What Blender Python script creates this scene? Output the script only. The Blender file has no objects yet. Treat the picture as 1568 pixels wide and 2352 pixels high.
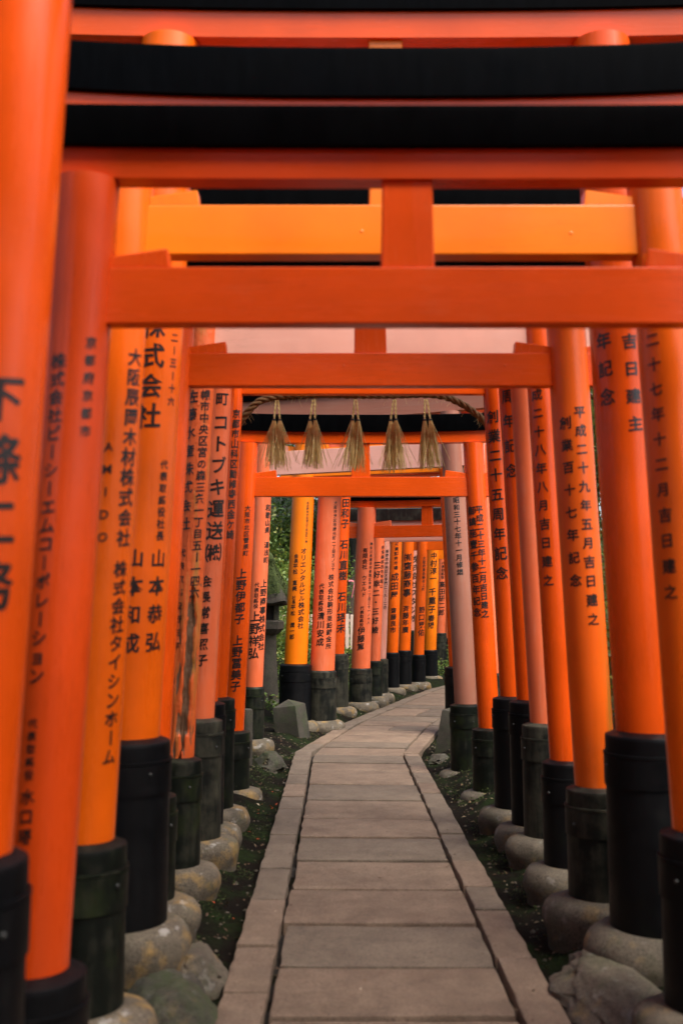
import bpy, bmesh, math, random
import numpy as np
from mathutils import Vector, noise as mnoise

# ------------------------------------------------------------------ camera
PITCH = math.radians(5.49)
CAM_H = 1.45
F = 2352.0            # focal length in units of a 1568 x 2352 picture
CP, SP = math.cos(PITCH), math.sin(PITCH)
scene = bpy.context.scene
C = scene.collection

cam_d = bpy.data.cameras.new('camera')
cam_d.sensor_fit = 'VERTICAL'
cam_d.sensor_height = 36.0
cam_d.lens = 36.0
cam_d.clip_start = 0.05
cam_d.clip_end = 800.0
cam_d.dof.use_dof = True
cam_d.dof.focus_distance = 12.5
cam_d.dof.aperture_fstop = 2.2
cam = bpy.data.objects.new('camera', cam_d)
cam.location = (0, 0, CAM_H)
cam.rotation_euler = (math.pi / 2 + PITCH, 0, 0)
C.objects.link(cam)
scene.camera = cam

# ------------------------------------------------------------------ light
SUN_EL, SUN_AZ = math.radians(56), math.radians(132)     # azimuth clockwise from +Y
world = bpy.data.worlds.new('World')
scene.world = world
world.use_nodes = True
wn = world.node_tree
sky = wn.nodes.new('ShaderNodeTexSky')
sky.sky_type = 'NISHITA'
sky.sun_disc = False
sky.sun_elevation = SUN_EL
sky.sun_rotation = SUN_AZ
sky.air_density = 1.0
sky.dust_density = 3.5
sky.ozone_density = 1.0
bg = wn.nodes['Background']
bg.inputs['Strength'].default_value = 0.085
wn.links.new(sky.outputs[0], bg.inputs[0])
sun_d = bpy.data.lights.new('sun', 'SUN')
sun_d.energy = 1.5
sun_d.angle = math.radians(40)
sun_d.color = (1.0, 0.93, 0.82)
sun = bpy.data.objects.new('sun', sun_d)
sdir = Vector((math.sin(SUN_AZ) * math.cos(SUN_EL), math.cos(SUN_AZ) * math.cos(SUN_EL), math.sin(SUN_EL)))
sun.rotation_euler = sdir.to_track_quat('Z', 'Y').to_euler()
sun.location = (0, 0, 30)
C.objects.link(sun)
vs = scene.view_settings
vs.view_transform = 'Standard'
vs.look = 'None'
vs.gamma = 1.0
vs.use_curve_mapping = False
vs.exposure = 1.92
scene.cycles.max_bounces = 10
scene.cycles.diffuse_bounces = 6
scene.cycles.use_denoising = True

rnd = random.Random(7)

# ------------------------------------------------------------------ pixels to places
def px(x, y, d):
    """X and Z of picture point (x, y) on the upright plane Y = d."""
    a = (x - 784.0) / F
    b = (1176.0 - y) / F
    t = d / (CP - b * SP)
    return a * t, CAM_H + (SP + b * CP) * t

def pz(y, d):
    return px(784, y, d)[1]

def gpt(x, y, z=0.0):
    """ground point under picture point (x, y) at height z"""
    a = (x - 784.0) / F
    b = (1176.0 - y) / F
    t = (z - CAM_H) / (SP + b * CP)
    return a * t, (CP - b * SP) * t

# ------------------------------------------------------------------ material helpers
def new_mat(name):
    m = bpy.data.materials.new(name)
    m.use_nodes = True
    nt = m.node_tree
    return m, nt, nt.nodes['Principled BSDF']

def nd(nt, t, **kw):
    n = nt.nodes.new(t)
    for k, v in kw.items():
        setattr(n, k, v)
    return n

def coords(nt, scale=(1, 1, 1), kind='Object'):
    tc = nd(nt, 'ShaderNodeTexCoord')
    mp = nd(nt, 'ShaderNodeMapping')
    mp.inputs['Scale'].default_value = scale
    nt.links.new(tc.outputs[kind], mp.inputs['Vector'])
    return mp.outputs[0]

def noise(nt, vec, scale, detail=6, rough=0.6):
    n = nd(nt, 'ShaderNodeTexNoise')
    n.inputs['Scale'].default_value = scale
    n.inputs['Detail'].default_value = detail
    n.inputs['Roughness'].default_value = rough
    nt.links.new(vec, n.inputs['Vector'])
    return n.outputs['Fac']

def ramp(nt, fac, stops):
    r = nd(nt, 'ShaderNodeValToRGB')
    el = r.color_ramp.elements
    while len(el) < len(stops):
        el.new(0.5)
    for e, (p, c) in zip(el, stops):
        e.position = p
        e.color = (c, c, c, 1) if isinstance(c, (int, float)) else (*c, 1)
    nt.links.new(fac, r.inputs[0])
    return r.outputs[0]

def mix(nt, fac, a, b, mode='MIX'):
    m = nd(nt, 'ShaderNodeMix', data_type='RGBA', blend_type=mode)
    for sock, v in ((m.inputs[0], fac), (m.inputs[6], a), (m.inputs[7], b)):
        if hasattr(v, 'links') or isinstance(v, bpy.types.NodeSocket):
            nt.links.new(v, sock)
        elif isinstance(v, (int, float)):
            sock.default_value = v
        else:
            sock.default_value = (*v, 1)
    return m.outputs[2]

def math_n(nt, op, a, b=0.0):
    m = nd(nt, 'ShaderNodeMath', operation=op)
    for sock, v in ((m.inputs[0], a), (m.inputs[1], b)):
        if isinstance(v, bpy.types.NodeSocket):
            nt.links.new(v, sock)
        else:
            sock.default_value = v
    return m.outputs[0]

def bump(nt, bsdf, h, strength=0.3, dist=0.01):
    b = nd(nt, 'ShaderNodeBump')
    b.inputs['Strength'].default_value = strength
    b.inputs['Distance'].default_value = dist
    nt.links.new(h, b.inputs['Height'])
    nt.links.new(b.outputs[0], bsdf.inputs['Normal'])

def offset_vec(nt, vec):
    """shift coordinates by a random amount for every object"""
    oi = nd(nt, 'ShaderNodeObjectInfo')
    s = math_n(nt, 'MULTIPLY', oi.outputs['Random'], 37.0)
    v = nd(nt, 'ShaderNodeVectorMath', operation='ADD')
    nt.links.new(vec, v.inputs[0])
    cmb = nd(nt, 'ShaderNodeCombineXYZ')
    for i in range(3):
        nt.links.new(s, cmb.inputs[i])
    nt.links.new(cmb.outputs[0], v.inputs[1])
    return v.outputs[0]

def paint(name, col, fade_col, fade, rough=0.3, stain=0.0, st=(1, 1, 0.09)):
    m, nt, b = new_mat(name)
    v = offset_vec(nt, coords(nt))
    vs_ = offset_vec(nt, coords(nt, st))
    big = noise(nt, v, 2.2, 4)
    streak = noise(nt, vs_, 26, 6, 0.65)
    fine = noise(nt, v, 90, 3)
    dark = tuple(c * 0.80 for c in col)
    base = mix(nt, ramp(nt, big, [(0.35, 0.0), (0.68, 1.0)]), col, dark)
    f1 = ramp(nt, noise(nt, v, 3.3, 6, 0.7), [(max(0.0, 0.70 - fade * 0.62), 0.0), (min(1.0, 0.92 - fade * 0.45), 1.0)])
    f2 = ramp(nt, streak, [(0.48, 0.15), (0.75, 1.0)])
    fm = math_n(nt, 'MULTIPLY', f1, f2)
    fm = math_n(nt, 'ADD', math_n(nt, 'MULTIPLY', fm, 0.75), 0.45 * fade * fade)
    base = mix(nt, fm, base, fade_col)
    if stain:
        smask = ramp(nt, noise(nt, offset_vec(nt, coords(nt, (1, 1, 0.05))), 9, 4), [(0.60, 0.0), (0.72, stain)])
        base = mix(nt, smask, base, (0.24, 0.13, 0.02))
    crack = ramp(nt, noise(nt, offset_vec(nt, coords(nt, tuple(0.035 if q < 0.5 else 1.0 for q in st))), 34, 5, 0.7), [(0.488, 0.0), (0.497, 0.55), (0.506, 0.0)])
    cm = math_n(nt, 'MULTIPLY', crack, ramp(nt, noise(nt, v, 1.7, 3), [(0.50, 0.0), (0.62, 1.0)]))
    base = mix(nt, cm, base, tuple(c * 0.30 for c in col))
    chip = ramp(nt, noise(nt, v, 38, 5, 0.75), [(0.70, 0.0), (0.73, 0.8)])
    cmk = math_n(nt, 'MULTIPLY', chip, ramp(nt, noise(nt, v, 2.9, 4), [(0.55, 0.0), (0.66, 1.0)]))
    base = mix(nt, cmk, base, (0.16, 0.07, 0.03))
    spk = ramp(nt, fine, [(0.70, 0.0), (0.76, 0.35)])
    base = mix(nt, spk, base, tuple(c * 0.45 for c in col))
    nt.links.new(base, b.inputs['Base Color'])
    r = math_n(nt, 'ADD', math_n(nt, 'MULTIPLY', streak, 0.18), rough - 0.06)
    nt.links.new(r, b.inputs['Roughness'])
    b.inputs['Specular IOR Level'].default_value = 0.36
    bump(nt, b, streak, 0.05, 0.004)
    return m

M = {}
PAINTS = {
    'vermilion': ('vermilion_paint', (0.80, 0.088, 0.004), (0.84, 0.20, 0.07), 0.10, 0.24),
    'orange': ('bright_orange_paint', (0.94, 0.205, 0.004), (0.92, 0.26, 0.03), 0.06, 0.28),
    'flame': ('flame_orange_paint', (0.86, 0.130, 0.004), (0.90, 0.22, 0.04), 0.08, 0.26),
    'brick': ('dark_brick_red_paint', (0.66, 0.062, 0.005), (0.66, 0.16, 0.07), 0.22, 0.26),
    'deep': ('deep_red_paint', (0.82, 0.085, 0.005), (0.80, 0.20, 0.08), 0.22, 0.24, 0.0),
    'stained': ('stained_orange_paint', (0.86, 0.125, 0.005), (0.86, 0.30, 0.10), 0.2, 0.30, 0.85),
    'salmon': ('salmon_faded_paint', (0.82, 0.125, 0.025), (0.78, 0.25, 0.14), 0.62, 0.34),
    'pinkwash': ('pale_pink_paint', (0.84, 0.40, 0.30), (0.86, 0.50, 0.42), 0.5, 0.4),  # faded pink paint; on one tie beam it carries sky sheen as colour
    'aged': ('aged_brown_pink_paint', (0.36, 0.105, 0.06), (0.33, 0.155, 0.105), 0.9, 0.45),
    'pale': ('weathered_pink_paint', (0.62, 0.14, 0.07), (0.60, 0.32, 0.26), 0.95, 0.45),
}
for k, a in PAINTS.items():
    M[k] = paint(*a)
    M[k + '_beam'] = paint(a[0] + '_on_beam', *a[1:5], **dict(st=(0.07, 1, 1)))

def lacquer(name, col, moss, grey, spec=0.35):
    m, nt, b = new_mat(name)
    v = offset_vec(nt, coords(nt))
    vs_ = offset_vec(nt, coords(nt, (1, 1, 0.12)))
    n1 = noise(nt, v, 5.5, 7, 0.7)
    n2 = noise(nt, vs_, 22, 5)
    n3 = noise(nt, v, 60, 4)
    base = mix(nt, ramp(nt, n2, [(0.4, 0.0), (0.8, 0.7)]), col, tuple(c * 2.2 for c in col))
    base = mix(nt, ramp(nt, math_n(nt, 'MULTIPLY', n1, math_n(nt, 'ADD', n2, 0.5)), [(0.62 - grey * 0.35, 0.0), (0.80 - grey * 0.2, min(1, grey * 1.2))]), base, (0.062, 0.058, 0.040))
    base = mix(nt, ramp(nt, noise(nt, v, 4.1, 7, 0.7), [(0.62 - moss * 0.25, 0.0), (0.76 - moss * 0.1, moss)]), base, (0.028, 0.042, 0.010))
    base = mix(nt, ramp(nt, n3, [(0.74, 0.0), (0.80, 0.25)]), base, (0.09, 0.085, 0.07))
    nt.links.new(base, b.inputs['Base Color'])
    nt.links.new(ramp(nt, n1, [(0.3, 0.34), (0.7, 0.68)]), b.inputs['Roughness'])
    b.inputs['Specular IOR Level'].default_value = spec
    bump(nt, b, n2, 0.18, 0.006)
    return m
M['lacquer'] = lacquer('black_lacquer', (0.0018, 0.002, 0.0026), 0.10, 0.05, 0.18)
M['sleeve_old'] = lacquer('mossy_dark_sleeve', (0.004, 0.0055, 0.004), 0.5, 0.3, 0.16)
M['sleeve_grey'] = lacquer('grey_worn_sleeve', (0.007, 0.008, 0.007), 0.25, 0.6, 0.16)
M['beam_black'] = lacquer('black_top_beam', (0.0012, 0.0014, 0.0018), 0.0, 0.0, 0.02)
M['beam_worn'] = lacquer('worn_black_beam', (0.012, 0.008, 0.007), 0.0, 0.5)

def ink_mat():
    m, nt, b = new_mat('black_ink')
    n = noise(nt, coords(nt), 60, 4)
    nt.links.new(mix(nt, n, (0.006, 0.006, 0.008), (0.03, 0.018, 0.014)), b.inputs['Base Color'])
    b.inputs['Roughness'].default_value = 0.32
    return m
M['ink'] = ink_mat()

def stone_mat(name, c1, c2, lichen, moss, speck=180, seed=0.0):
    m, nt, b = new_mat(name)
    v = offset_vec(nt, coords(nt))
    n1 = noise(nt, v, 6, 8, 0.65)
    n2 = noise(nt, v, speck, 3, 0.8)
    n3 = noise(nt, v, 34, 6, 0.7)
    base = mix(nt, ramp(nt, n1, [(0.32, 0.0), (0.68, 1.0)]), c1, c2)
    base = mix(nt, ramp(nt, n2, [(0.38, 0.8), (0.49, 0.0)]), base, tuple(c * 0.35 for c in c1))
    base = mix(nt, ramp(nt, n2, [(0.58, 0.0), (0.70, 0.35)]), base, tuple(min(1, c * 1.55) for c in c2))
    base = mix(nt, ramp(nt, n3, [(0.58, 0.0), (0.72, 0.65)]), base, tuple(c * 0.35 for c in c1))
    stn = ramp(nt, noise(nt, v, 2.3, 8, 0.75), [(0.50, 0.0), (0.70, 0.6)])
    base = mix(nt, stn, base, tuple(c * 0.5 for c in c1))
    if lichen:
        base = mix(nt, ramp(nt, noise(nt, v, 7.5, 5), [(0.60 - lichen * 0.12, 0.0), (0.70, lichen)]), base, (0.36, 0.21, 0.045))
        base = mix(nt, ramp(nt, noise(nt, v, 12.5, 5), [(0.60, 0.0), (0.68, lichen * 0.8)]), base, (0.45, 0.43, 0.40))
    if moss:
        base = mix(nt, ramp(nt, noise(nt, v, 5.2, 7, 0.7), [(0.60 - moss * 0.22, 0.0), (0.72 - moss * 0.1, min(1, moss * 1.2))]), base, (0.032, 0.050, 0.012))
    nt.links.new(base, b.inputs['Base Color'])
    b.inputs['Roughness'].default_value = 0.82
    h = math_n(nt, 'ADD', math_n(nt, 'MULTIPLY', n3, 0.7), math_n(nt, 'MULTIPLY', n2, 0.35))
    bump(nt, b, h, 0.8, 0.012)
    return m
M['granite'] = stone_mat('path_granite', (0.165, 0.112, 0.076), (0.245, 0.175, 0.122), 0.0, 0.0, 150)
M['granite_grey'] = stone_mat('path_granite_grey', (0.132, 0.098, 0.070), (0.195, 0.15, 0.108), 0.0, 0.0, 150)
M['footing'] = stone_mat('footing_stone', (0.085, 0.068, 0.048), (0.18, 0.145, 0.10), 0.75, 0.35, 120)
M['footing_plain'] = stone_mat('footing_stone_plain', (0.070, 0.056, 0.040), (0.135, 0.11, 0.078), 0.3, 0.4, 120)
M['rock'] = stone_mat('mossy_rock', (0.03, 0.027, 0.020), (0.085, 0.072, 0.05), 0.2, 0.7, 90)
M['marker'] = stone_mat('marker_stone', (0.028, 0.024, 0.017), (0.066, 0.057, 0.042), 0.0, 0.6, 140)
M['lantern'] = stone_mat('lantern_stone', (0.038, 0.032, 0.023), (0.085, 0.072, 0.054), 0.0, 0.45, 140)

def simple(name, c1, c2, scale, rough=0.8, bs=0.3, bd=0.01, stretch=(1, 1, 1)):
    m, nt, b = new_mat(name)
    v = offset_vec(nt, coords(nt, stretch))
    n = noise(nt, v, scale, 7, 0.65)
    nt.links.new(mix(nt, ramp(nt, n, [(0.3, 0.0), (0.7, 1.0)]), c1, c2), b.inputs['Base Color'])
    b.inputs['Roughness'].default_value = rough
    bump(nt, b, n, bs, bd)
    return m
M['moss'] = simple('moss', (0.022, 0.036, 0.008), (0.075, 0.105, 0.022), 28, 0.95, 0.8, 0.02)
M['straw'] = simple('straw', (0.55, 0.38, 0.11), (0.90, 0.74, 0.34), 18, 0.6, 0.1, 0.002)
M['rope'] = simple('rope_fibre', (0.11, 0.055, 0.018), (0.30, 0.16, 0.055), 40, 0.8, 0.5, 0.006)
M['knot'] = simple('black_knot', (0.02, 0.02, 0.02), (0.05, 0.05, 0.05), 40)
M['bark'] = simple('bark', (0.045, 0.032, 0.022), (0.13, 0.10, 0.072), 16, 0.9, 0.9, 0.03, (1, 1, 0.2))
M['mortar'] = simple('joint_soil', (0.006, 0.005, 0.004), (0.020, 0.017, 0.012), 30, 0.95, 0.6, 0.01)
M['fence'] = simple('pale_fence_wood', (0.62, 0.45, 0.36), (0.75, 0.60, 0.50), 12, 0.7, 0.2, 0.004, (1, 1, 0.2))
M['ribbon'] = simple('pink_tape', (0.75, 0.16, 0.20), (0.85, 0.25, 0.28), 8, 0.5, 0.1, 0.004)
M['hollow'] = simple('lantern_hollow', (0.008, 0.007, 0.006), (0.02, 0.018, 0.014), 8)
M['bolt'] = simple('iron_bolt', (0.012, 0.014, 0.014), (0.04, 0.042, 0.04), 20, 0.45)

def leaf_mat(name, stops, trans=0.35, rough=0.5):
    m, nt, b = new_mat(name)
    g = nd(nt, 'ShaderNodeNewGeometry')
    col = ramp(nt, g.outputs['Random Per Island'], stops)
    nt.links.new(col, b.inputs['Base Color'])
    b.inputs['Roughness'].default_value = rough
    tr = nd(nt, 'ShaderNodeBsdfTranslucent')
    nt.links.new(mix(nt, 0.4, col, (0.20, 0.26, 0.03)), tr.inputs['Color'])
    ms = nd(nt, 'ShaderNodeMixShader')
    ms.inputs[0].default_value = trans
    out = nt.nodes['Material Output']
    nt.links.new(b.outputs[0], ms.inputs[1])
    nt.links.new(tr.outputs[0], ms.inputs[2])
    nt.links.new(ms.outputs[0], out.inputs['Surface'])
    return m
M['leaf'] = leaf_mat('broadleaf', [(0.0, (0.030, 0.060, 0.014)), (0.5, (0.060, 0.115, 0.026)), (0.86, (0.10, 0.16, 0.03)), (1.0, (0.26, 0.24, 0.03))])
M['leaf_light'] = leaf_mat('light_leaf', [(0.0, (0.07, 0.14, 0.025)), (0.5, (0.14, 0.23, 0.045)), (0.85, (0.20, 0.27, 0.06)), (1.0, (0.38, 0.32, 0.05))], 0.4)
M['needle'] = leaf_mat('conifer_needle', [(0.0, (0.024, 0.055, 0.022)), (0.6, (0.045, 0.085, 0.035)), (1.0, (0.075, 0.12, 0.04))], 0.2)
M['litter'] = leaf_mat('leaf_litter', [(0.0, (0.05, 0.026, 0.014)), (0.5, (0.11, 0.06, 0.03)), (0.9, (0.20, 0.15, 0.09)), (1.0, (0.5, 0.42, 0.3))], 0.05, 0.8)
M['red_leaf'] = leaf_mat('red_leaf', [(0.0, (0.45, 0.05, 0.015)), (1.0, (0.7, 0.12, 0.03))], 0.1)

def ground_mat():
    m, nt, b = new_mat('forest_soil')
    v = coords(nt, kind='Object')
    n1 = noise(nt, v, 1.9, 8, 0.68)
    n2 = noise(nt, v, 14, 8, 0.7)
    n3 = noise(nt, v, 120, 4, 0.7)
    base = mix(nt, n2, (0.0035, 0.0028, 0.002), (0.014, 0.011, 0.008))
    base = mix(nt, ramp(nt, n3, [(0.66, 0.0), (0.72, 0.7)]), base, (0.08, 0.066, 0.05))
    mm = math_n(nt, 'MULTIPLY', ramp(nt, n1, [(0.46, 0.0), (0.58, 1.0)]), ramp(nt, n2, [(0.35, 0.2), (0.6, 1.0)]))
    base = mix(nt, mm, base, (0.014, 0.026, 0.007))
    nt.links.new(base, b.inputs['Base Color'])
    b.inputs['Roughness'].default_value = 0.95
    b.inputs['Specular IOR Level'].default_value = 0.08
    bump(nt, b, math_n(nt, 'ADD', n2, math_n(nt, 'MULTIPLY', n3, 0.3)), 0.9, 0.03)
    return m
M['soil'] = ground_mat()

def rotten_mat():
    m, nt, b = new_mat('peeling_orange_paint')
    v = coords(nt)
    vs_ = coords(nt, (1, 1, 0.12))
    at = nd(nt, 'ShaderNodeAttribute', attribute_name='rot')
    streak = noise(nt, vs_, 40, 6, 0.7)
    base = mix(nt, noise(nt, v, 7, 5), (0.72, 0.10, 0.010), (0.58, 0.10, 0.02))
    base = mix(nt, ramp(nt, noise(nt, vs_, 16, 5), [(0.52, 0.0), (0.66, 0.8)]), base, (0.30, 0.17, 0.03))
    wood = mix(nt, streak, (0.030, 0.014, 0.008), (0.24, 0.125, 0.065))
    pm = math_n(nt, 'ADD', at.outputs['Fac'], math_n(nt, 'MULTIPLY', math_n(nt, 'SUBTRACT', noise(nt, v, 30, 6), 0.5), 0.8))
    base = mix(nt, ramp(nt, pm, [(0.42, 0.0), (0.50, 1.0)]), base, wood)
    nt.links.new(base, b.inputs['Base Color'])
    b.inputs['Roughness'].default_value = 0.5
    bump(nt, b, math_n(nt, 'ADD', streak, noise(nt, v, 35, 5)), 0.6, 0.008)
    return m
M['rotten'] = rotten_mat()

# ------------------------------------------------------------------ mesh helpers
def link(name, me, mat=None, parent=None, loc=None, rotz=None):
    o = bpy.data.objects.new(name, me)
    C.objects.link(o)
    if mat and me is not None and not me.materials:
        me.materials.append(M[mat])
    if parent is not None:
        o.parent = parent
    if loc is not None:
        o.location = loc
    if rotz is not None:
        o.rotation_euler = (0, 0, rotz)
    return o

def tag(o, label=None, cat=None, group=None, kind=None):
    if label: o['label'] = label
    if cat: o['category'] = cat
    if group: o['group'] = group
    if kind: o['kind'] = kind
    return o

def mesh(name, verts, faces, smooth=35):
    me = bpy.data.meshes.new(name)
    me.from_pydata([tuple(v) for v in verts], [], faces)
    me.update()
    if smooth:
        me.shade_smooth()
        me.set_sharp_from_angle(angle=math.radians(smooth))
    return me

def ring_mesh(name, rings, caps=(True, True), smooth=35):
    """rings: list of equal-length lists of points, joined into a tube"""
    n = len(rings[0])
    v = [p for r in rings for p in r]
    f = []
    for i in range(len(rings) - 1):
        for j in range(n):
            k = (j + 1) % n
            f.append((i * n + j, i * n + k, (i + 1) * n + k, (i + 1) * n + j))
    if caps[0]:
        f.append(tuple(reversed(range(n))))
    if caps[1]:
        f.append(tuple(range((len(rings) - 1) * n, len(rings) * n)))
    return mesh(name, v, f, smooth)

def lathe(name, prof, cx=0.0, cy=0.0, lean=0.0, z_ref=0.0, seg=40, jitter=0.0, sx=1.0, sy=1.0, seed=0.0, caps=(True, True), smooth=40):
    """prof: (radius, z); the axis leans in x by `lean` per metre above z_ref"""
    rings = []
    for r, z in prof:
        ring = []
        for j in range(seg):
            a = 2 * math.pi * j / seg
            rr = r
            if jitter:
                rr *= 1 + jitter * mnoise.noise(Vector((math.cos(a) * 1.6 + seed, math.sin(a) * 1.6, z * 9 + seed)))
                rr *= 1 + 0.35 * jitter * mnoise.noise(Vector((math.cos(a) * 6 + seed, math.sin(a) * 6, z * 30 + seed)))
            ring.append((cx + lean * (z - z_ref) + rr * sx * math.cos(a), cy + rr * sy * math.sin(a), z))
        rings.append(ring)
    return ring_mesh(name, rings, caps, smooth)

def bevel_box(name, pts, bev=0.004, seg=1):
    """pts: 8 corners, bottom four (ccw) then top four"""
    bm = bmesh.new()
    vs_ = [bm.verts.new(p) for p in pts]
    for f in ((3, 2, 1, 0), (4, 5, 6, 7), (0, 1, 5, 4), (1, 2, 6, 5), (2, 3, 7, 6), (3, 0, 4, 7)):
        bm.faces.new([vs_[i] for i in f])
    if bev:
        bmesh.ops.bevel(bm, geom=bm.edges[:], offset=bev, segments=seg, affect='EDGES', profile=0.6)
    me = bpy.data.meshes.new(name)
    bm.to_mesh(me)
    bm.free()
    return me

def box_pts(x0, x1, y0, y1, z0, z1):
    return [(x0, y0, z0), (x1, y0, z0), (x1, y1, z0), (x0, y1, z0), (x0, y0, z1), (x1, y0, z1), (x1, y1, z1), (x0, y1, z1)]

def tube(name, pts, radii, seg=8, caps=(True, True), smooth=50):
    rings = []
    up = Vector((0, 0, 1))
    for i, p in enumerate(pts):
        p = Vector(p)
        a = Vector(pts[max(0, i - 1)]); b = Vector(pts[min(len(pts) - 1, i + 1)])
        t = (b - a).normalized()
        s = t.cross(up)
        if s.length < 1e-3:
            s = t.cross(Vector((1, 0, 0)))
        s.normalize()
        w = s.cross(t)
        r = radii[i] if isinstance(radii, (list, tuple)) else radii
        rings.append([tuple(p + s * (r * math.cos(2 * math.pi * k / seg)) + w * (r * math.sin(2 * math.pi * k / seg))) for k in range(seg)])
    return ring_mesh(name, rings, caps, smooth)

def join_meshes(name, meshes, smooth=45):
    v, f = [], []
    for me in meshes:
        o = len(v)
        v += [tuple(p.co) for p in me.vertices]
        f += [tuple(o + i for i in p.vertices) for p in me.polygons]
        bpy.data.meshes.remove(me)
    return mesh(name, v, f, smooth)

def leaf_cloud(name, centers, normals, sizes, aspect=2.0, rs=None):
    """one rhombic, slightly folded leaf per centre (numpy)"""
    rs = rs or np.random.RandomState(1)
    n = len(centers)
    nrm = normals / np.maximum(np.linalg.norm(normals, axis=1, keepdims=True), 1e-6)
    t = rs.normal(size=(n, 3))
    t -= (t * nrm).sum(1, keepdims=True) * nrm
    t /= np.maximum(np.linalg.norm(t, axis=1, keepdims=True), 1e-6)
    s = np.cross(nrm, t)
    L = sizes[:, None]
    W = L / aspect
    v = np.empty((n, 4, 3))
    v[:, 0] = centers - t * L * 0.5
    v[:, 1] = centers + s * W * 0.5 + nrm * L * 0.08
    v[:, 2] = centers + t * L * 0.5 - nrm * L * 0.12
    v[:, 3] = centers - s * W * 0.5 + nrm * L * 0.08
    return quads(name, v.reshape(-1, 3))

def quads(name, v):
    n = len(v) // 4
    me = bpy.data.meshes.new(name)
    me.vertices.add(n * 4)
    me.vertices.foreach_set('co', np.ascontiguousarray(v, dtype=np.float32).ravel())
    me.loops.add(n * 4)
    me.loops.foreach_set('vertex_index', np.arange(n * 4, dtype=np.int32))
    me.polygons.add(n)
    me.polygons.foreach_set('loop_start', np.arange(n, dtype=np.int32) * 4)
    me.update(calc_edges=True)
    me.validate()
    return me

# ------------------------------------------------------------------ ground, path
LEFT_EDGE = [(-0.44, -6.0), (-0.456, 3.8), (-0.48, 10.75), (0.02, 13.4), (0.98, 17.0), (1.62, 19.2), (2.35, 21.0), (4.1, 24.5), (7.4, 29.5), (12, 36)]
PATH_W = 1.27

def path_x(y):
    for (x0, y0), (x1, y1) in zip(LEFT_EDGE, LEFT_EDGE[1:]):
        if y <= y1:
            return x0 + (x1 - x0) * (y - y0) / (y1 - y0)
    return LEFT_EDGE[-1][0] + (y - LEFT_EDGE[-1][1])

def ground_z(x, y):
    ld = path_x(y) - x
    rd = x - (path_x(y) + PATH_W)
    e = max(ld, rd)
    u = min(1.0, max(0.0, (e - 0.06) / 0.34))
    z = -0.055 + 0.105 * u * u * (3 - 2 * u)
    if ld > 0.55:
        t = ld - 0.55
        z += 0.30 * t * t / (t + 0.35) * (1.0 if t < 6 else 1.0) if t < 7 else 0.30 * 7 * 7 / 7.35 + 0.22 * (t - 7)
        z = min(z, 7.5)
    elif rd > 1.1:
        t = rd - 1.1
        z += min(0.10 * t * t / (t + 1.5), 3.0)
    if -1.2 < ld or rd < 2:
        z += 0.018 * mnoise.noise(Vector((x * 2.3, y * 2.3, 0.4))) + 0.010 * mnoise.noise(Vector((x * 8, y * 8, 1.4)))
    z += 0.10 * mnoise.noise(Vector((x * 0.5, y * 0.5, 4.0))) * min(1, max(0, (max(ld, rd) - 1.2) * 0.5))
    return z

def build_ground():
    xs = list(np.unique(np.concatenate([np.linspace(-160, -12, 20), np.linspace(-12, -2.5, 34), np.linspace(-2.5, 4.5, 130), np.linspace(4.5, 14, 30), np.linspace(14, 160, 20)])))
    ys = list(np.unique(np.concatenate([np.linspace(-120, -4, 20), np.linspace(-4, 2, 14), np.linspace(2, 22, 250), np.linspace(22, 40, 60), np.linspace(40, 220, 26)])))
    v = [(x, y, ground_z(x, y)) for y in ys for x in xs]
    nx = len(xs)
    f = [(j * nx + i, j * nx + i + 1, (j + 1) * nx + i + 1, (j + 1) * nx + i) for j in range(len(ys) - 1) for i in range(nx - 1)]
    o = link('ground', mesh('ground', v, f, 180), 'soil')
    tag(o, kind='structure')
build_ground()

# path bed and slabs: rows run across the path, kerb stones along both edges
def right_edge():
    pts = []
    n = len(LEFT_EDGE)
    for i, (x, y) in enumerate(LEFT_EDGE):
        a = LEFT_EDGE[max(0, i - 1)]; b = LEFT_EDGE[min(n - 1, i + 1)]
        def perp(p, q):
            dx, dy = q[0] - p[0], q[1] - p[1]
            l = math.hypot(dx, dy)
            return Vector((dy / l, -dx / l))
        n1 = perp(a, (x, y)) if i > 0 else perp((x, y), b)
        n2 = perp((x, y), b) if i < n - 1 else n1
        m = (n1 + n2).normalized()
        k = PATH_W / max(0.5, m.dot(n1))
        pts.append((x + m.x * k, y + m.y * k))
    return pts
RIGHT_EDGE = right_edge()

def edge_at(poly, t):
    i = min(int(t), len(poly) - 2)
    u = t - i
    return Vector((poly[i][0] + (poly[i + 1][0] - poly[i][0]) * u, poly[i][1] + (poly[i + 1][1] - poly[i][1]) * u))

def t_of_y(y):
    for i, ((x0, y0), (x1, y1)) in enumerate(zip(LEFT_EDGE, LEFT_EDGE[1:])):
        if y <= y1:
            return i + (y - y0) / (y1 - y0)
    return len(LEFT_EDGE) - 1.001

def cross(t, w):
    return edge_at(LEFT_EDGE, t).lerp(edge_at(RIGHT_EDGE, t), w)

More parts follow.
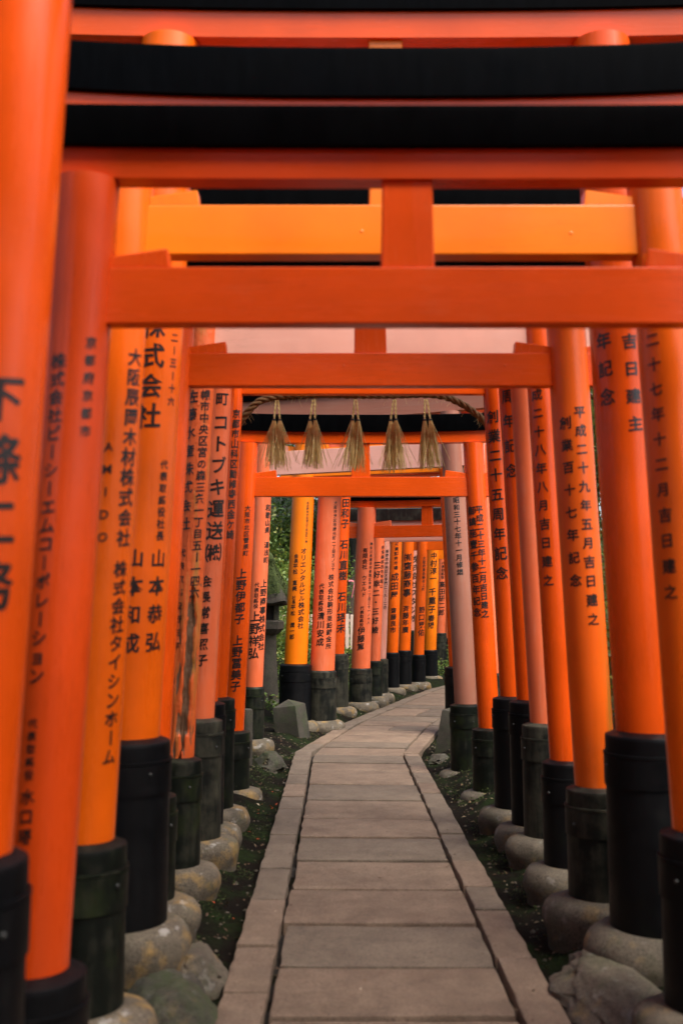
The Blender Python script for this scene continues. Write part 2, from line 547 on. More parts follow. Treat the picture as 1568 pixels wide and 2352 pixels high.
def build_path():
    # bed
    N = 90
    v, f = [], []
    for i in range(N + 1):
        t = (len(LEFT_EDGE) - 1.001) * i / N
        for w in (0.012, 0.988):
            p = cross(t, w)
            v.append((p.x, p.y, -0.055))
        for w in (0.012, 0.988):
            p = cross(t, w)
            v.append((p.x, p.y, -0.16))
    for i in range(N):
        a = 4 * i; b = a + 4
        f += [(a, a + 1, b + 1, b), (a + 2, b + 2, b + 3, a + 3), (a, b, b + 2, a + 2), (a + 1, a + 3, b + 3, b + 1)]
    bed = link('path', mesh('path', v, f, 0), 'mortar')
    tag(bed, kind='structure')

    def piece(name, quad, mat):
        """quad: four 2-D corners ccw; a slab with slightly uneven, rounded rim"""
        cx = sum(p.x for p in quad) / 4; cy = sum(p.y for p in quad) / 4
        out = []
        sg = 7
        for k in range(4):
            p, q = quad[k], quad[(k + 1) % 4]
            for s in range(sg):
                u = s / sg
                pt = p.lerp(q, u)
                dn = Vector((q.y - p.y, p.x - q.x)); dn.normalize()
                j = 0.011 * mnoise.noise(Vector((pt.x * 6.5, pt.y * 6.5, 2.0))) + 0.004 * mnoise.noise(Vector((pt.x * 25, pt.y * 25, 7.0)))
                if s == 0:
                    pt = pt + (Vector((cx, cy)) - pt).normalized() * rnd.uniform(0.003, 0.009)
                out.append(pt + dn * (j - 0.003))
        n = len(out)
        dz = rnd.uniform(-0.004, 0.004)
        tx, ty = rnd.uniform(-0.004, 0.004), rnd.uniform(-0.004, 0.004)
        c = Vector((cx, cy))
        vs_, fs = [], []
        def hz(p):
            return dz + tx * (p.x - cx) + ty * (p.y - cy)
        for ins, z in ((0.0, -0.13), (0.0, -0.012), (0.004, -0.003), (0.014, 0.0)):
            for p in out:
                d = (c - p)
                q = p + d.normalized() * ins
                vs_.append((q.x - cx, q.y - cy, z + (hz(q) if z > -0.1 else 0)))
        for r in range(3):
            for j in range(n):
                k = (j + 1) % n
                fs.append((r * n + j, r * n + k, (r + 1) * n + k, (r + 1) * n + j))
        vs_.append((0, 0, dz + 0.0008))
        for j in range(n):
            fs.append((3 * n + j, 3 * n + (j + 1) % n, 4 * n))
        o = link(name, mesh(name, vs_, fs, 30), mat, bed, (cx, cy, 0))
        return o
    ys = [0.2, 0.85, 1.45, 2.1, 2.7, 3.27, 3.82, 4.35, 4.91, 5.53, 6.15, 6.76, 7.37, 8.07, 8.8, 9.55, 10.03, 10.55]
    ts = [t_of_y(y) for y in ys]
    y = 10.55
    while y < 30:
        y += rnd.choice((0.5, 0.6, 0.72, 0.85)) * (1 if y > 12 else 0.8)
        ts.append(t_of_y(y))
    w0, w1 = 0.146, 0.868
    for i, (a, b) in enumerate(zip(ts, ts[1:])):
        g = rnd.choice((0.009, 0.013, 0.018, 0.022))
        jl, jr = rnd.uniform(-0.004, 0.008), rnd.uniform(-0.008, 0.004)
        A, B = cross(a, w0 + jl), cross(a, w1 + jr)
        Cc, D = cross(b, w1 + jr), cross(b, w0 + jl)
        d1 = (D - A).normalized() * g; d2 = (Cc - B).normalized() * g
        s1 = (B - A).normalized() * rnd.uniform(0.004, 0.012)
        if i > 17 and rnd.random() < 0.35:
            u = rnd.uniform(0.35, 0.65)
            P, Q = A.lerp(B, u), D.lerp(Cc, u + rnd.uniform(-0.03, 0.03))
            piece('slab', [A + d1 + s1, P + d1 - s1 * 0.4, Q - d2 - s1 * 0.4, D - d1 + s1], 'granite')
            piece('slab', [P + d1 + s1 * 0.4, B + d2 - s1, Cc - d2 - s1, Q - d2 + s1 * 0.4], 'granite_grey')
        else:
            piece('slab', [A + d1 + s1, B + d2 - s1, Cc - d2 - s1, D - d1 + s1], 'granite' if rnd.random() < 0.65 else 'granite_grey')
    for side, (wa, wb) in (('l', (0.0, w0)), ('r', (w1, 1.0))):
        y = 0.1 if side == 'l' else 0.3
        while y < 30:
            ln = rnd.uniform(0.42, 0.95) * (1.0 if y < 13 else 1.25)
            yb = y + ln
            for corner in (10.75, 13.4):
                if y < corner - 0.1 < yb:
                    yb = corner
            a, b = t_of_y(y), t_of_y(yb)
            A, B, Cc, D = cross(a, wa), cross(a, wb), cross(b, wb), cross(b, wa)
            d1 = (D - A).normalized() * 0.005; d2 = (Cc - B).normalized() * 0.005
            s1 = (B - A).normalized() * rnd.uniform(0.002, 0.008)
            if side == 'l':
                q = [A + d1, B + d2 - s1, Cc - d2 - s1, D - d1]
            else:
                q = [A + d1 + s1, B + d2, Cc - d2, D - d1 + s1]
            piece('kerb_stone', q, 'granite_grey' if rnd.random() < 0.6 else 'granite')
            y = yb
build_path()

# ------------------------------------------------------------------ lettering
GLYPH = {}
def load_glyphs(chars):
    objs = {}
    for ch in chars:
        cu = bpy.data.curves.new('glyph', 'FONT')
        cu.body = ch
        cu.resolution_u = 2
        cu.offset = 0.010
        o = bpy.data.objects.new('glyph', cu)
        C.objects.link(o)
        objs[ch] = o
    bpy.context.view_layer.update()
    dg = bpy.context.evaluated_depsgraph_get()
    for ch, o in objs.items():
        me = o.evaluated_get(dg).to_mesh()
        # cut into narrow upright strips so that long strokes can bend round a post
        bm = bmesh.new()
        bm.from_mesh(me)
        for k in range(-1, 13):
            bmesh.ops.bisect_plane(bm, geom=bm.verts[:] + bm.edges[:] + bm.faces[:], dist=1e-5, plane_co=(k * 0.085, 0, 0), plane_no=(1, 0, 0))
        bm.verts.index_update()
        GLYPH[ch] = ([(v.co.x, v.co.y) for v in bm.verts], [tuple(v.index for v in p.verts) for p in bm.faces])
        bm.free()
        o.evaluated_get(dg).to_mesh_clear()
    for o in objs.values():
        cu = o.data
        bpy.data.objects.remove(o)
        bpy.data.curves.remove(cu)

def glyph(ch):
    v, f = GLYPH[ch]
    if not v:
        return [], []
    ref, _ = GLYPH['国']
    xs = [p[0] for p in ref]; ys = [p[1] for p in ref]
    em = (max(ys) - min(ys)) / 0.86
    cx, cy = (max(xs) + min(xs)) / 2, (max(ys) + min(ys)) / 2
    if ch.isascii():
        ax = [p[0] for p in v]; ay = [p[1] for p in v]
        cx, cy = (max(ax) + min(ax)) / 2, (max(ay) + min(ay)) / 2
        em *= 0.85
    q = [((x - cx) / em, (y - cy) / em) for x, y in v]
    if ch in 'ー（）':
        q = [(y, -x) for x, y in q]
    return q, f

def inscription(text, post, xc, zb, lean, rad, phi, z0, z1, size, parent):
    """vertical lettering wrapped on the post; brush-like slant and swelling strokes"""
    n = len(text)
    pitch = (z0 - z1) / n
    if size is None:
        size = pitch * 0.97
    for i, ch in enumerate(text):
        if ch in ' 　':
            continue
        V, Fc = [], []
        g, f = glyph(ch)
        zc = z0 - pitch * (i + 0.5)
        rr = random.Random(i * 31 + n)
        sl = 0.10 + rr.uniform(-0.03, 0.03)
        sc = size * rr.uniform(0.94, 1.05)
        for k, (ox, oz, lift) in enumerate(((-0.014, 0.013, 0.0), (0.002, -0.002, 0.00015), (0.017, -0.017, 0.0003))):
            o = len(V)
            for gx, gy in g:
                x = (gx + ox) * sc
                z = (gy + oz + gx * sl) * sc
                x += 0.012 * sc * mnoise.noise(Vector((gx * 5, gy * 5, i * 3.1)))
                zz = zc + z
                r = rad(zz) + 0.0012 + lift
                a = phi + x / r
                V.append((xc + lean * (zz - zb) + r * math.sin(a), -r * math.cos(a), zz))
            Fc += [tuple(o + q for q in p) for p in f]
        link('character', mesh('character', V, Fc, 0), 'ink', parent)

# ------------------------------------------------------------------ gates
LEAN = 0.043
def post_mesh(xb, zb, z_bot, z_top, lean, R, seg=56):
    zs = np.linspace(z_bot, z_top, 8)
    rad = lambda z: R * (1 - 0.010 * (z - zb))
    prof = [(rad(z), float(z)) for z in zs]
    return lathe('post', prof, xb, 0.0, lean, zb, seg), rad

def rotten_post_mesh(xb, zb, z_bot, z_top, lean, R):
    """post with a long rotten gash and flaking paint"""
    rad = lambda z: R * (1 - 0.010 * (z - zb))
    seg, nz = 96, 170
    zs = np.linspace(z_bot, z_top, nz)
    rings, rot = [], []
    for z in zs:
        ring = []
        h = z - zb
        for j in range(seg):
            a = 2 * math.pi * j / seg
            ph = (a + math.pi / 2 + math.pi) % (2 * math.pi) - math.pi        # 0 = towards the camera
            wob = 0.16 * mnoise.noise(Vector((3.3, 0, z * 6))) + 0.10 * mnoise.noise(Vector((1.3, 5, z * 22)))
            cen = 0.50 + wob - 0.28 * max(0, 0.25 - h) / 0.25
            half = 0.52 * max(0.0, min(1.0, (0.92 - h) / 0.25)) * (0.75 + 0.7 * mnoise.noise(Vector((7, 2, z * 9))))
            if h < 0.12:
                half *= 0.4
            d = 0.0
            if half > 0.02:
                d = max(0.0, 1 - abs(ph - cen) / half)
                d = min(1.0, d * 2.2)
            nz_ = mnoise.noise(Vector((math.cos(a) * 3.5, math.sin(a) * 3.5, z * 7)))
            flake = max(0.0, nz_ + 0.4 * mnoise.noise(Vector((math.cos(a) * 9, math.sin(a) * 9, z * 16))) - 0.10) * 2.4 if h < 0.9 else 0.0
            k = max(d, min(0.8, flake))
            r = rad(z) - 0.022 * d - 0.007 * min(1, flake) + 0.0035 * mnoise.noise(Vector((math.cos(a) * 7, math.sin(a) * 7, z * 5))) * (1 if h < 1.2 else 0.2)
            r -= 0.010 * d * abs(mnoise.noise(Vector((a * 9, 1, z * 30))))
            ring.append((xb + lean * (z - zb) + r * math.cos(a), r * math.sin(a), float(z)))
            rot.append(k)
        rings.append(ring)
    me = ring_mesh('post', rings, smooth=50)
    at = me.attributes.new('rot', 'FLOAT', 'POINT')
    at.data.foreach_set('value', np.array(rot, dtype=np.float32))
    return me, rad

def beam_sweep(name, half_len, cs, rise, nx=24, tip=0.0):
    """cs: cross section (y, z) ccw; ends lift by `rise`, upper points reach `tip` further out"""
    rings = []
    zs = [c[1] for c in cs]; zlo, zhi = min(zs), max(zs)
    for i in range(nx + 1):
        u = -1 + 2 * i / nx
        ring = []
        for y, z in cs:
            hl = half_len + tip * (z - zlo) / max(1e-6, zhi - zlo)
            ring.append((u * hl, y, z + rise * abs(u) ** 2.6))
        rings.append(ring)
    return ring_mesh(name, rings, smooth=30)

def gate(s):
    """build one gate from its spec; parts live in the gate's own frame"""
    (xl, yl), (xr, yr) = s['L'], s['R']
    mid = Vector(((xl + xr) / 2, (yl + yr) / 2, 0))
    cc = math.hypot(xr - xl, yr - yl)
    yaw = math.atan2(yr - yl, xr - xl)
    root = bpy.data.objects.new('torii_gate', None)
    root.empty_display_size = 0.3
    C.objects.link(root)
    root.location = mid
    root.rotation_euler = (0, 0, yaw)
    tag(root, s['label'], 'gate', s.get('group', 'vermilion gates along the path'))
    cl = Vector((0, 0, 0)) - mid
    cl.rotate(__import__('mathutils').Euler((0, 0, -yaw)))
    D = s['D']
    Z = s['z']             # nuki0, nuki1, shim0, shim1, kas1
    t = s.get('t', 0.062)
    paintm = s['mat']
    for k, sgn in enumerate((-1, 1)):
        xb = sgn * cc / 2
        R = (s.get('DR', D) if k else D) / 2
        zb = s['zb'][k]
        z0 = s['z0'][k]
        lean = -sgn * s.get('lean', LEAN)
        pm = (s.get('matL', paintm), s.get('matR', paintm))[k]
        if pm == 'rotten':
            me, rad = rotten_post_mesh(xb, zb, z0 + 0.1, Z[2], lean, R)
        else:
            me, rad = post_mesh(xb, zb, z0 + 0.1, Z[2], lean, R)
        post = link('post', me, pm, root)
        SR = s['SR'][k] if isinstance(s['SR'], tuple) else s['SR']
        sm = s.get('sleeve', ('lacquer', 'lacquer'))[k]
        sl = -sgn * 0.012
        prof = [(SR * 1.04, z0), (SR * 1.035, z0 + 0.02), (SR, zb - 0.030), (SR * 0.998, zb - 0.016), (SR * 0.985, zb - 0.011), (R * 1.02, zb + 0.005), (R * 1.0, zb + 0.005)]
        sleeve = link('sleeve', lathe('sleeve', prof, xb, 0, sl, zb, 48), sm, root)
        if s.get('bands', True):
            zt = zb - 0.085
            for (za, zc_, pr) in ((zt - 0.006, zt + 0.006, 0.005), (zt - 0.125, zt - 0.007, 0.0035)):
                rr = SR + 0.004 + pr
                link('band', lathe('band', [(rr - 0.006, za), (rr, za + 0.001), (rr, zc_ - 0.001), (rr - 0.006, zc_)], xb, 0, sl, zb, 48, caps=(False, False)), sm, sleeve)
            pv = math.atan2(cl.x - xb, -(cl.y))
            for da in (-0.9, 0.75):
                a = pv + da + rnd.uniform(-0.3, 0.3)
                rr = SR + 0.008
                bz = zt - 0.05 + rnd.uniform(-0.02, 0.01)
                link('bolt', lathe('bolt', [(0.007, -0.002), (0.007, 0.003), (0.0045, 0.006), (0.001, 0.007)], seg=10), 'bolt', sleeve).matrix_local = \
                    __import__('mathutils').Matrix.Translation((xb + rr * math.sin(a) , -rr * math.cos(a), bz)) @ Vector((math.sin(a), -math.cos(a), 0)).to_track_quat('Z', 'Y').to_matrix().to_4x4()
        # footing stone
        rs = SR + s.get('stone', 0.075)
        sd = xb * 3.1 + yl * 1.7
        zs0 = -0.16
        prof = [(SR * 0.8, z0 + 0.008), (SR * 1.05, z0 + 0.006), (rs * 0.86, z0 - 0.008), (rs * 0.94, z0 - 0.028), (rs * 0.99, z0 - 0.058), (rs * 1.0, z0 - 0.09), (rs * 0.97, z0 - 0.12), (rs * 0.92, z0 - 0.15), (rs * 0.86, zs0)]
        prof = [p for p in prof if p[1] > zs0] + [(rs * 0.88, zs0 - 0.02)]
        prof.reverse()
        so = 0.02 * -sgn
        link('footing_stone', lathe('footing_stone', prof, xb + so, -0.01, 0, 0, 40, 0.07, 1.08, 1.0, sd), s.get('stone_mat', ('footing', 'footing_plain'))[k], root)
        for (u, y0, y1, txt, sz) in s.get('text', ((), ()))[k]:
            d = (yl, yr)[k]
            za, zc_ = pz(y0, d - R), pz(y1, d - R)
            vx, vy = cl.x - xb, cl.y
            pv = math.atan2(vx, -vy)
            inscription(txt, post, xb, zb, lean, rad, pv + math.asin(max(-0.99, min(0.99, u))), za, zc_, sz, post)
        # wedges above the tie beam, inside and outside the post
        xin = xb + lean * (Z[1] - zb)
        rp = R * (1 - 0.010 * (Z[1] - zb))
        wl, wh = 0.165 * s.get('ws', 1), 0.055 * s.get('ws', 1)
        for dirn in (-sgn, sgn):
            a = xin + dirn * (rp * 0.93)
            b = xin + dirn * (rp + wl)
            th = t * 0.45
            lo, hi = (a, b) if a < b else (b, a)
            ha = wh * 0.55; hb = wh
            h_lo, h_hi = (ha, hb) if dirn > 0 else (hb, ha)
            sk = 0.006
            pts = [(lo, -th, Z[1] - 0.001), (hi, -th, Z[1] - 0.001), (hi, th, Z[1] - 0.001), (lo, th, Z[1] - 0.001),
                   (lo + (sk if dirn < 0 else 0), -th, Z[1] + h_lo), (hi - (sk if dirn > 0 else 0), -th, Z[1] + h_hi), (hi - (sk if dirn > 0 else 0), th, Z[1] + h_hi), (lo + (sk if dirn < 0 else 0), th, Z[1] + h_lo)]
            link('wedge', bevel_box('wedge', pts, 0.003), paintm, root)
    # tie beam through both posts
    ext = cc / 2 + 0.20 * s.get('ws', 1)
    bm_mat = s.get('matB', paintm)
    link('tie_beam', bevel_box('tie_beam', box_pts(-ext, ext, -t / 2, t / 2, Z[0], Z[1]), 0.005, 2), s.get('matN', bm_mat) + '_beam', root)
    if 3.3 < yl < 5.0:
        for xx in (-0.12, 0.66):
            pg = link('peg', lathe('peg', [(0.0065, -0.004), (0.0065, 0.0006), (0.005, 0.0015), (0.001, 0.0018)], seg=12), bm_mat, root)
            pg.location = (xx + rnd.uniform(-0.06, 0.06), -t / 2, Z[0] + (Z[1] - Z[0]) * rnd.uniform(0.42, 0.62))
            pg.rotation_euler = (math.pi / 2, 0, 0)
    sw = s.get('sw', 0.153) / 2
    link('strut', bevel_box('strut', [(-sw, -t * 0.42, Z[1] - 0.002), (sw, -t * 0.42, Z[1] - 0.002), (sw, t * 0.42, Z[1] - 0.002), (-sw, t * 0.42, Z[1] - 0.002),
                                      (-sw * 0.94, -t * 0.42, Z[2] + 0.004), (sw * 0.94, -t * 0.42, Z[2] + 0.004), (sw * 0.94, t * 0.42, Z[2] + 0.004), (-sw * 0.94, t * 0.42, Z[2] + 0.004)], 0.004), bm_mat, root)
    hl = cc / 2 + 0.42
    ts = t * 1.25
    zl, zu, zk = Z[2], Z[3], Z[4]
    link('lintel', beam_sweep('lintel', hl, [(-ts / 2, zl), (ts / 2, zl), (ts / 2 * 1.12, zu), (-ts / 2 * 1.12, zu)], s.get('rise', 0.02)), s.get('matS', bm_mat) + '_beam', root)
    kb, kt = ts / 2 + 0.030, ts / 2 + 0.055
    cs = [(-kb, zu - 0.004), (kb, zu - 0.004), (kt, zk - 0.018), (kt, zk - 0.002), (0, zk + 0.018), (-kt, zk - 0.002), (-kt, zk - 0.018)]
    link('top_beam', beam_sweep('top_beam', hl + 0.09, cs, s.get('rise', 0.02) * 1.5, tip=0.05), s.get('matK', 'beam_black'), root)
    return root

def lx(e, y, d, D):      # left post: its right edge is at pixel (e, y)
    return px(e, y, d)[0] - D / 2
def rx(e, y, d, D):
    return px(e, y, d)[0] + D / 2
def beams(d, n0, n1, s0, s1, k1, t=0.062):
    ts = t * 1.25
    return [pz(n0, d - t / 2), pz(n1, d - t / 2), pz(s0, d - ts / 2), pz(s1, d - ts / 2 - 0.03), pz(k1, d - ts / 2 - 0.055)]

SPECS = []
def add(d, D, el, er, yb, bm, SR, mat, label, z0=(0.14, 0.14), **kw):
    L = (lx(el[0], el[1], d, D), d) if el else None
    R = (rx(er[0], er[1], d, D), d) if er else None
    if R is None:
        R = (2 * kw.pop('mid', 0.18) - L[0], d)
    s = dict(L=L, R=R, D=D, zb=(pz(yb[0], d), pz(yb[1], d)), z0=z0, z=beams(d, *bm, t=kw.get('t', 0.062)), SR=SR, mat=mat, label=label)
    s.update(kw)
    SPECS.append(s)

add(2.25, 0.22, (25, 1945), None, (1962, 1962), (-60, -160, -300, -400, -520), 0.145, 'orange',
    'glossy orange gate whose post carries one column of big black characters beside the kerb start', matL='vermilion',
    text=(((0.12, 842, 1420, '下條工務', 0.115),), ()), stone=0.07)
add(2.88, 0.19, (157, 2212), None, (2226, 2226), (743, 612, 410, 330, 240), 0.145, 'deep',
    'low deep red gate with scuffed post foot and katakana company name on its post', mid=0.19, t=0.058, matL='brick', matS='brick',
    text=(((-0.48, 808, 1575, '株式会社ビーシーエムコーポレーション', 0.048), (-0.48, 1648, 1795, '代表取締役', 0.028), (-0.48, 1808, 1945, '水口瑛', 0.044),
           (0.42, 762, 1008, '京都府京都市', 0.036)), ()), rise=0.012, sleeve=('lacquer', 'lacquer'))
add(3.46, 0.19, (262, 1920), (1545, 1902), (1930, 1908), (584, 470, 325, 217, 108), 0.137, 'orange',
    'bright orange gate with black sleeves just after the low deep red gate', z0=(0.17, 0.17), t=0.075, rise=0.045, matS='deep', matL='flame', matR='flame',  # lintel's deeper red carries the shade under the top beam
    text=(((0.66, 792, 1258, '大阪辰岡木材株式会社', None), (0.62, 1285, 1765, '株式会社タイシンホーム', None), (-0.08, 1000, 1260, 'AMIDO', 0.036)),
          ((-0.45, 690, 1390, '成二十七年十二月吉日建之', 0.052),)), sleeve=('sleeve_old', 'lacquer'))
add(4.2, 0.255, (366, 1680), (1415, 1672), (1694, 1680), (395, 300, 86, 17, -80), 0.172, 'orange',
    'tall orange gate with the thickest posts and big bold company characters', z0=(0.22, 0.20), t=0.10, rise=0.02, stone=0.062, matL='flame', matR='vermilion', matS='vermilion',
    text=(((0.02, 715, 990, '株式会社', 0.108), (0.72, 752, 930, '二ー三ー十六', 0.042), (-0.42, 1040, 1240, '代表取締役専務', 0.04), (0.62, 1050, 1243, '代表取締役社長', 0.042),
           (-0.12, 1250, 1512, '山本和成', 0.082), (0.62, 1250, 1508, '山本恭弘', 0.082)),
          ((-0.55, 680, 940, '周年記念', 0.075), (0.28, 690, 1005, '月吉日建主', 0.065))), ws=1.2)
add(4.75, 0.186, (385, 1812), (1320, 1802), (1822, 1806), (886, 810, 698, 640, 580), 0.133, 'vermilion',
    'orange gate with streaky yellow stained post dedicated for a hundred and seventeenth anniversary', z0=(0.16, 0.17), matR='stained',
    text=((), ((-0.32, 945, 1360, '創業百十七年記念', 0.062), (0.42, 925, 1445, '平成二十九年五月吉日建之', 0.060))), sleeve=('sleeve_old', 'sleeve_grey'), t=0.066)
add(5.44, 0.152, (445, 1732), (1262, 1741), (1740, 1746), (820, 735, 610, 528, 430), 0.118, 'vermilion',
    'old gate with one peeling, rotten post of flaking orange paint and bare wood', matL='rotten', matN='pinkwash', z0=(0.14, 0.14), rise=0.03,  # tie beam's pale pink stands for reflected sky, put into its colour
    text=(((-0.55, 890, 1225, '佐藤水産株式会社', 0.074), (0.42, 893, 1375, '幌市中央区宮の森三条一丁目五ー一四六', None), (-0.6, 1255, 1500, '代表取締役野三平', 0.045)),
          ((-0.35, 885, 1355, '成二十八年八月吉日建之', 0.066),)), sleeve=('sleeve_old', 'lacquer'))
add(6.13, 0.155, (492, 1643), (1217, 1657), (1650, 1661), (868, 800, 720, 660, 610), 0.127, 'salmon',
    'faded salmon pink gate with worn grey sleeves behind the gate with the rotten post', z0=(0.13, 0.14),
    text=(((0.30, 893, 938, '町', 0.085), (0.30, 945, 1295, 'コトブキ運送㈱', 0.115), (-0.2, 1318, 1535, '会長常喜照子', 0.075)), ()), sleeve=('sleeve_grey', 'sleeve_grey'))
add(6.5, 0.155, (500, 1606), (1186, 1604), (1612, 1608), (875, 815, 740, 690, 645), 0.125, 'vermilion',
    'vermilion gate with tall dark sleeves and anniversary lettering after the salmon pink one', z0=(0.13, 0.13),
    text=((), ((-0.3, 825, 1110, '十周年記念', 0.092),)), sleeve=('lacquer', 'lacquer'))
add(7.1, 0.155, (522, 1596), (1148, 1600), (1602, 1600), (905, 850, 780, 730, 690), 0.13, 'vermilion',
    'vermilion gate carrying the straw rope, dedicated for a twenty-fifth anniversary', z0=(0.12, 0.12),
    text=(((0.48, 938, 1240, '京都市山科区勧修寺西金ケ崎', None),), ((-0.25, 935, 1340, '創業二十五周年記念', 0.098),)), sleeve=('sleeve_old', 'lacquer'))
add(8.26, 0.17, (560, 1672), (1098, 1668), (1678, 1672), (1140, 1095, 1017, 990, 952), 0.135, 'vermilion',
    'low vermilion gate framed just behind the straw tassels', z0=(0.05, 0.03), matK='beam_black',
    text=(((0.30, 1160, 1278, '大阪市北区菅原町', None), (0.05, 1305, 1435, '上野伊都子', None), (0.0, 1458, 1590, '上野冨美子', None)),
          ((0.22, 1160, 1420, '平成二十三年十二月吉日建之', None), (-0.52, 1160, 1420, '御鎮座壹千参百年記念', 0.078))), sleeve=('sleeve_old', 'sleeve_old'), t=0.07, rise=0.03)

def add_far(Lpx, dl, Dl, yb, SR, mat, label, nk, cc=2.05, yaw=-16, zbot=0.1, Rp=None, **kw):
    x = px(Lpx, yb, dl)[0]
    L = (x, dl)
    if Rp is None:
        a = math.radians(yaw)
        R = (x + cc * math.cos(a), dl + cc * math.sin(a))
    else:
        R = Rp
    dm = (L[1] + R[1]) / 2
    zb = pz(yb, dl)
    s = dict(L=L, R=R, D=Dl, zb=(zb, kw.pop('zbR', zb)), z0=(zbot, kw.pop('z0R', zbot)), z=[pz(v, dm) for v in nk], SR=SR, mat=mat, label=label)
    s.update(kw)
    SPECS.append(s)

add_far(583, 10.25, 0.175, 1578, (0.105, 0.145), 'pale', 'weathered pinkish gate with a cracked grey pink post repaired long ago', (1083, 1028, 962, 908, 855),
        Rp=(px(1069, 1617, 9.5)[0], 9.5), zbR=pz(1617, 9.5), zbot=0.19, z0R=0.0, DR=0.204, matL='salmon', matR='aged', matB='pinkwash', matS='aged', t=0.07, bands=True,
        text=(((0.72, 1158, 1295, '和歌山県 湯浅町', None), (-0.2, 1338, 1398, '代表取締役', None), (-0.25, 1402, 1515, '上野祥弘', None), (0.62, 1330, 1495, '上野商事株式会社', None)),
              ((0.12, 1140, 1322, '昭和三十七年十一月修繕', None),)), sleeve=('sleeve_old', 'sleeve_old'))
add_far(679, 12.8, 0.283, 1525, 0.195, 'orange', 'bright orange gate on wide glossy black sleeves beside the tilted marker stone', (1090, 1024, 950, 900, 850),
        Rp=(1.41, 12.2), z0R=-0.02, t=0.09,
        text=(((0.45, 1152, 1248, '名古屋市中区栄三丁目五番一号', None), (0.28, 1258, 1445, 'オリエンタルビル株式会社', None), (-0.38, 1272, 1294, '会長', None), (-0.40, 1294, 1358, '平松 直美', None),
               (-0.42, 1368, 1388, '社長', None), (-0.45, 1388, 1470, '平松 潤一郎', None)), ()), matR='vermilion')
add_far(740, 12.95, 0.307, 1540, 0.178, 'salmon', 'faded orange pink gate on mossy grey sleeve with old paint scars', (1094, 1036, 960, 910, 860), t=0.09, zbot=0.09,
        text=(((0.52, 1150, 1312, '大阪市港区市岡元町一丁目五ノ三十', None), (0.42, 1318, 1492, '株式会社駒形亜鉛鍍金所', None), (-0.35, 1340, 1405, '代表取締役', None), (-0.3, 1405, 1485, '清川安成', None)), ()),
        sleeve=('sleeve_grey', 'sleeve_grey'))
add_far(771, 14.6, 0.24, 1502, 0.18, 'vermilion', 'orange gate with three family names in one column of large characters', (1096, 1046, 975, 930, 885), zbot=0.1,
        text=(((0.5, 1120, 1455, '冨田和子 石川直樹 石川瑛未', None),), ()), sleeve=('sleeve_grey', 'lacquer'))
add_far(828, 15.4, 0.285, 1535, 0.166, 'salmon', 'salmon orange gate with a water stained tie beam jutting past its post', (1233, 1206, 1163, 1148, 1120), matB='vermilion', sw=0.17, zbot=0.1, ws=1.5,
        text=(((0.0, 1258, 1372, '有限会社 ウエルド', None), (-0.1, 1392, 1440, '代表取締役', None), (-0.1, 1440, 1495, '伊藤篤', 0.12), (0.62, 1245, 1435, '神奈川県横浜市都筑区早渕一丁目三十一ノ十八', 0.055)), ()),
        sleeve=('sleeve_grey', 'sleeve_grey'), t=0.08)
add_far(859, 16.4, 0.20, 1518, 0.13, 'pale', 'pink weathered gate with a rain streaked blackened top beam', (1241, 1222, 1206, 1194, 1168), matK='beam_worn', zbot=0.1,
        text=(((-0.1, 1288, 1458, '三好幸二・三好綾', 0.125), (0.72, 1252, 1352, '奈良県奈良市帝塚山', None)), ()), sleeve=('sleeve_old', 'sleeve_old'), matL='salmon')
add_far(873, 17.0, 0.19, 1513, 0.13, 'pale', 'narrow greyish pink gate squeezed close behind the blackened one', (1243, 1226, 1206, 1194, 1172), zbot=0.1,
        text=(((0.5, 1262, 1400, '福岡市中央区大手門二ー九ー二四', None),), ()), sleeve=('sleeve_grey', 'sleeve_grey'))
add_far(900, 18.2, 0.212, 1499, 0.13, 'flame', 'clean orange gate on straight black sleeves with a market trader inscription', (1213, 1195, 1172, 1160, 1140), zbot=0.1, yaw=-18, matB='orange',
        text=(((0.1, 1245, 1310, '天満卸売市場', None), (0.0, 1315, 1378, '成田屋', None), (0.0, 1395, 1455, '齋藤良市', None)), ()))
add_far(928, 19.0, 0.222, 1494, 0.136, 'flame', 'clean orange gate beside the market one, trading firm name in brackets', (1222, 1202, 1180, 1168, 1148), zbot=0.1, yaw=-18,
        text=(((0.1, 1270, 1372, '㈲齋藤商事', None), (0.05, 1390, 1455, '斉藤年廣', None)), ()))
add_far(944, 21.5, 0.2, 1448, 0.13, 'pale', 'pale pink gate peeping between two clean orange ones', (1216, 1198, 1178, 1166, 1148), zbot=0.2, yaw=-20,
        text=(((0.3, 1275, 1430, '株式会社スタジオ', None),), ()), sleeve=('sleeve_old', 'sleeve_old'))
add_far(961, 19.6, 0.205, 1504, 0.13, 'stained', 'brown stained orange gate with a scorched looking post', (1262, 1232, 1200, 1186, 1166), zbot=0.1, yaw=-18,
        text=(((0.45, 1278, 1358, '大阪府泉佐野市上町', None), (0.35, 1392, 1462, '野口晃佑', None)), ()))
add_far(987.5, 21.4, 0.25, 1493, 0.15, 'orange', 'yellow orange gate with three given names at the path bend', (1283, 1238, 1200, 1186, 1164), zbot=0.1, yaw=-20, ws=1.3,
        text=(((0.1, 1268, 1338, '中村淳一', None), (0.05, 1350, 1410, '千重子', None), (0.0, 1412, 1445, '春陽', None)), ()))
add_far(1011, 24.0, 0.22, 1454, 0.14, 'salmon', 'small faded coral gate partly hidden past the bend', (1268, 1240, 1210, 1196, 1178), zbot=0.1, yaw=-24,
        text=(((0.1, 1290, 1330, '代表取締役', None), (0.05, 1335, 1415, '高田研二郎', None)), ()), sleeve=('sleeve_grey', 'sleeve_grey'))
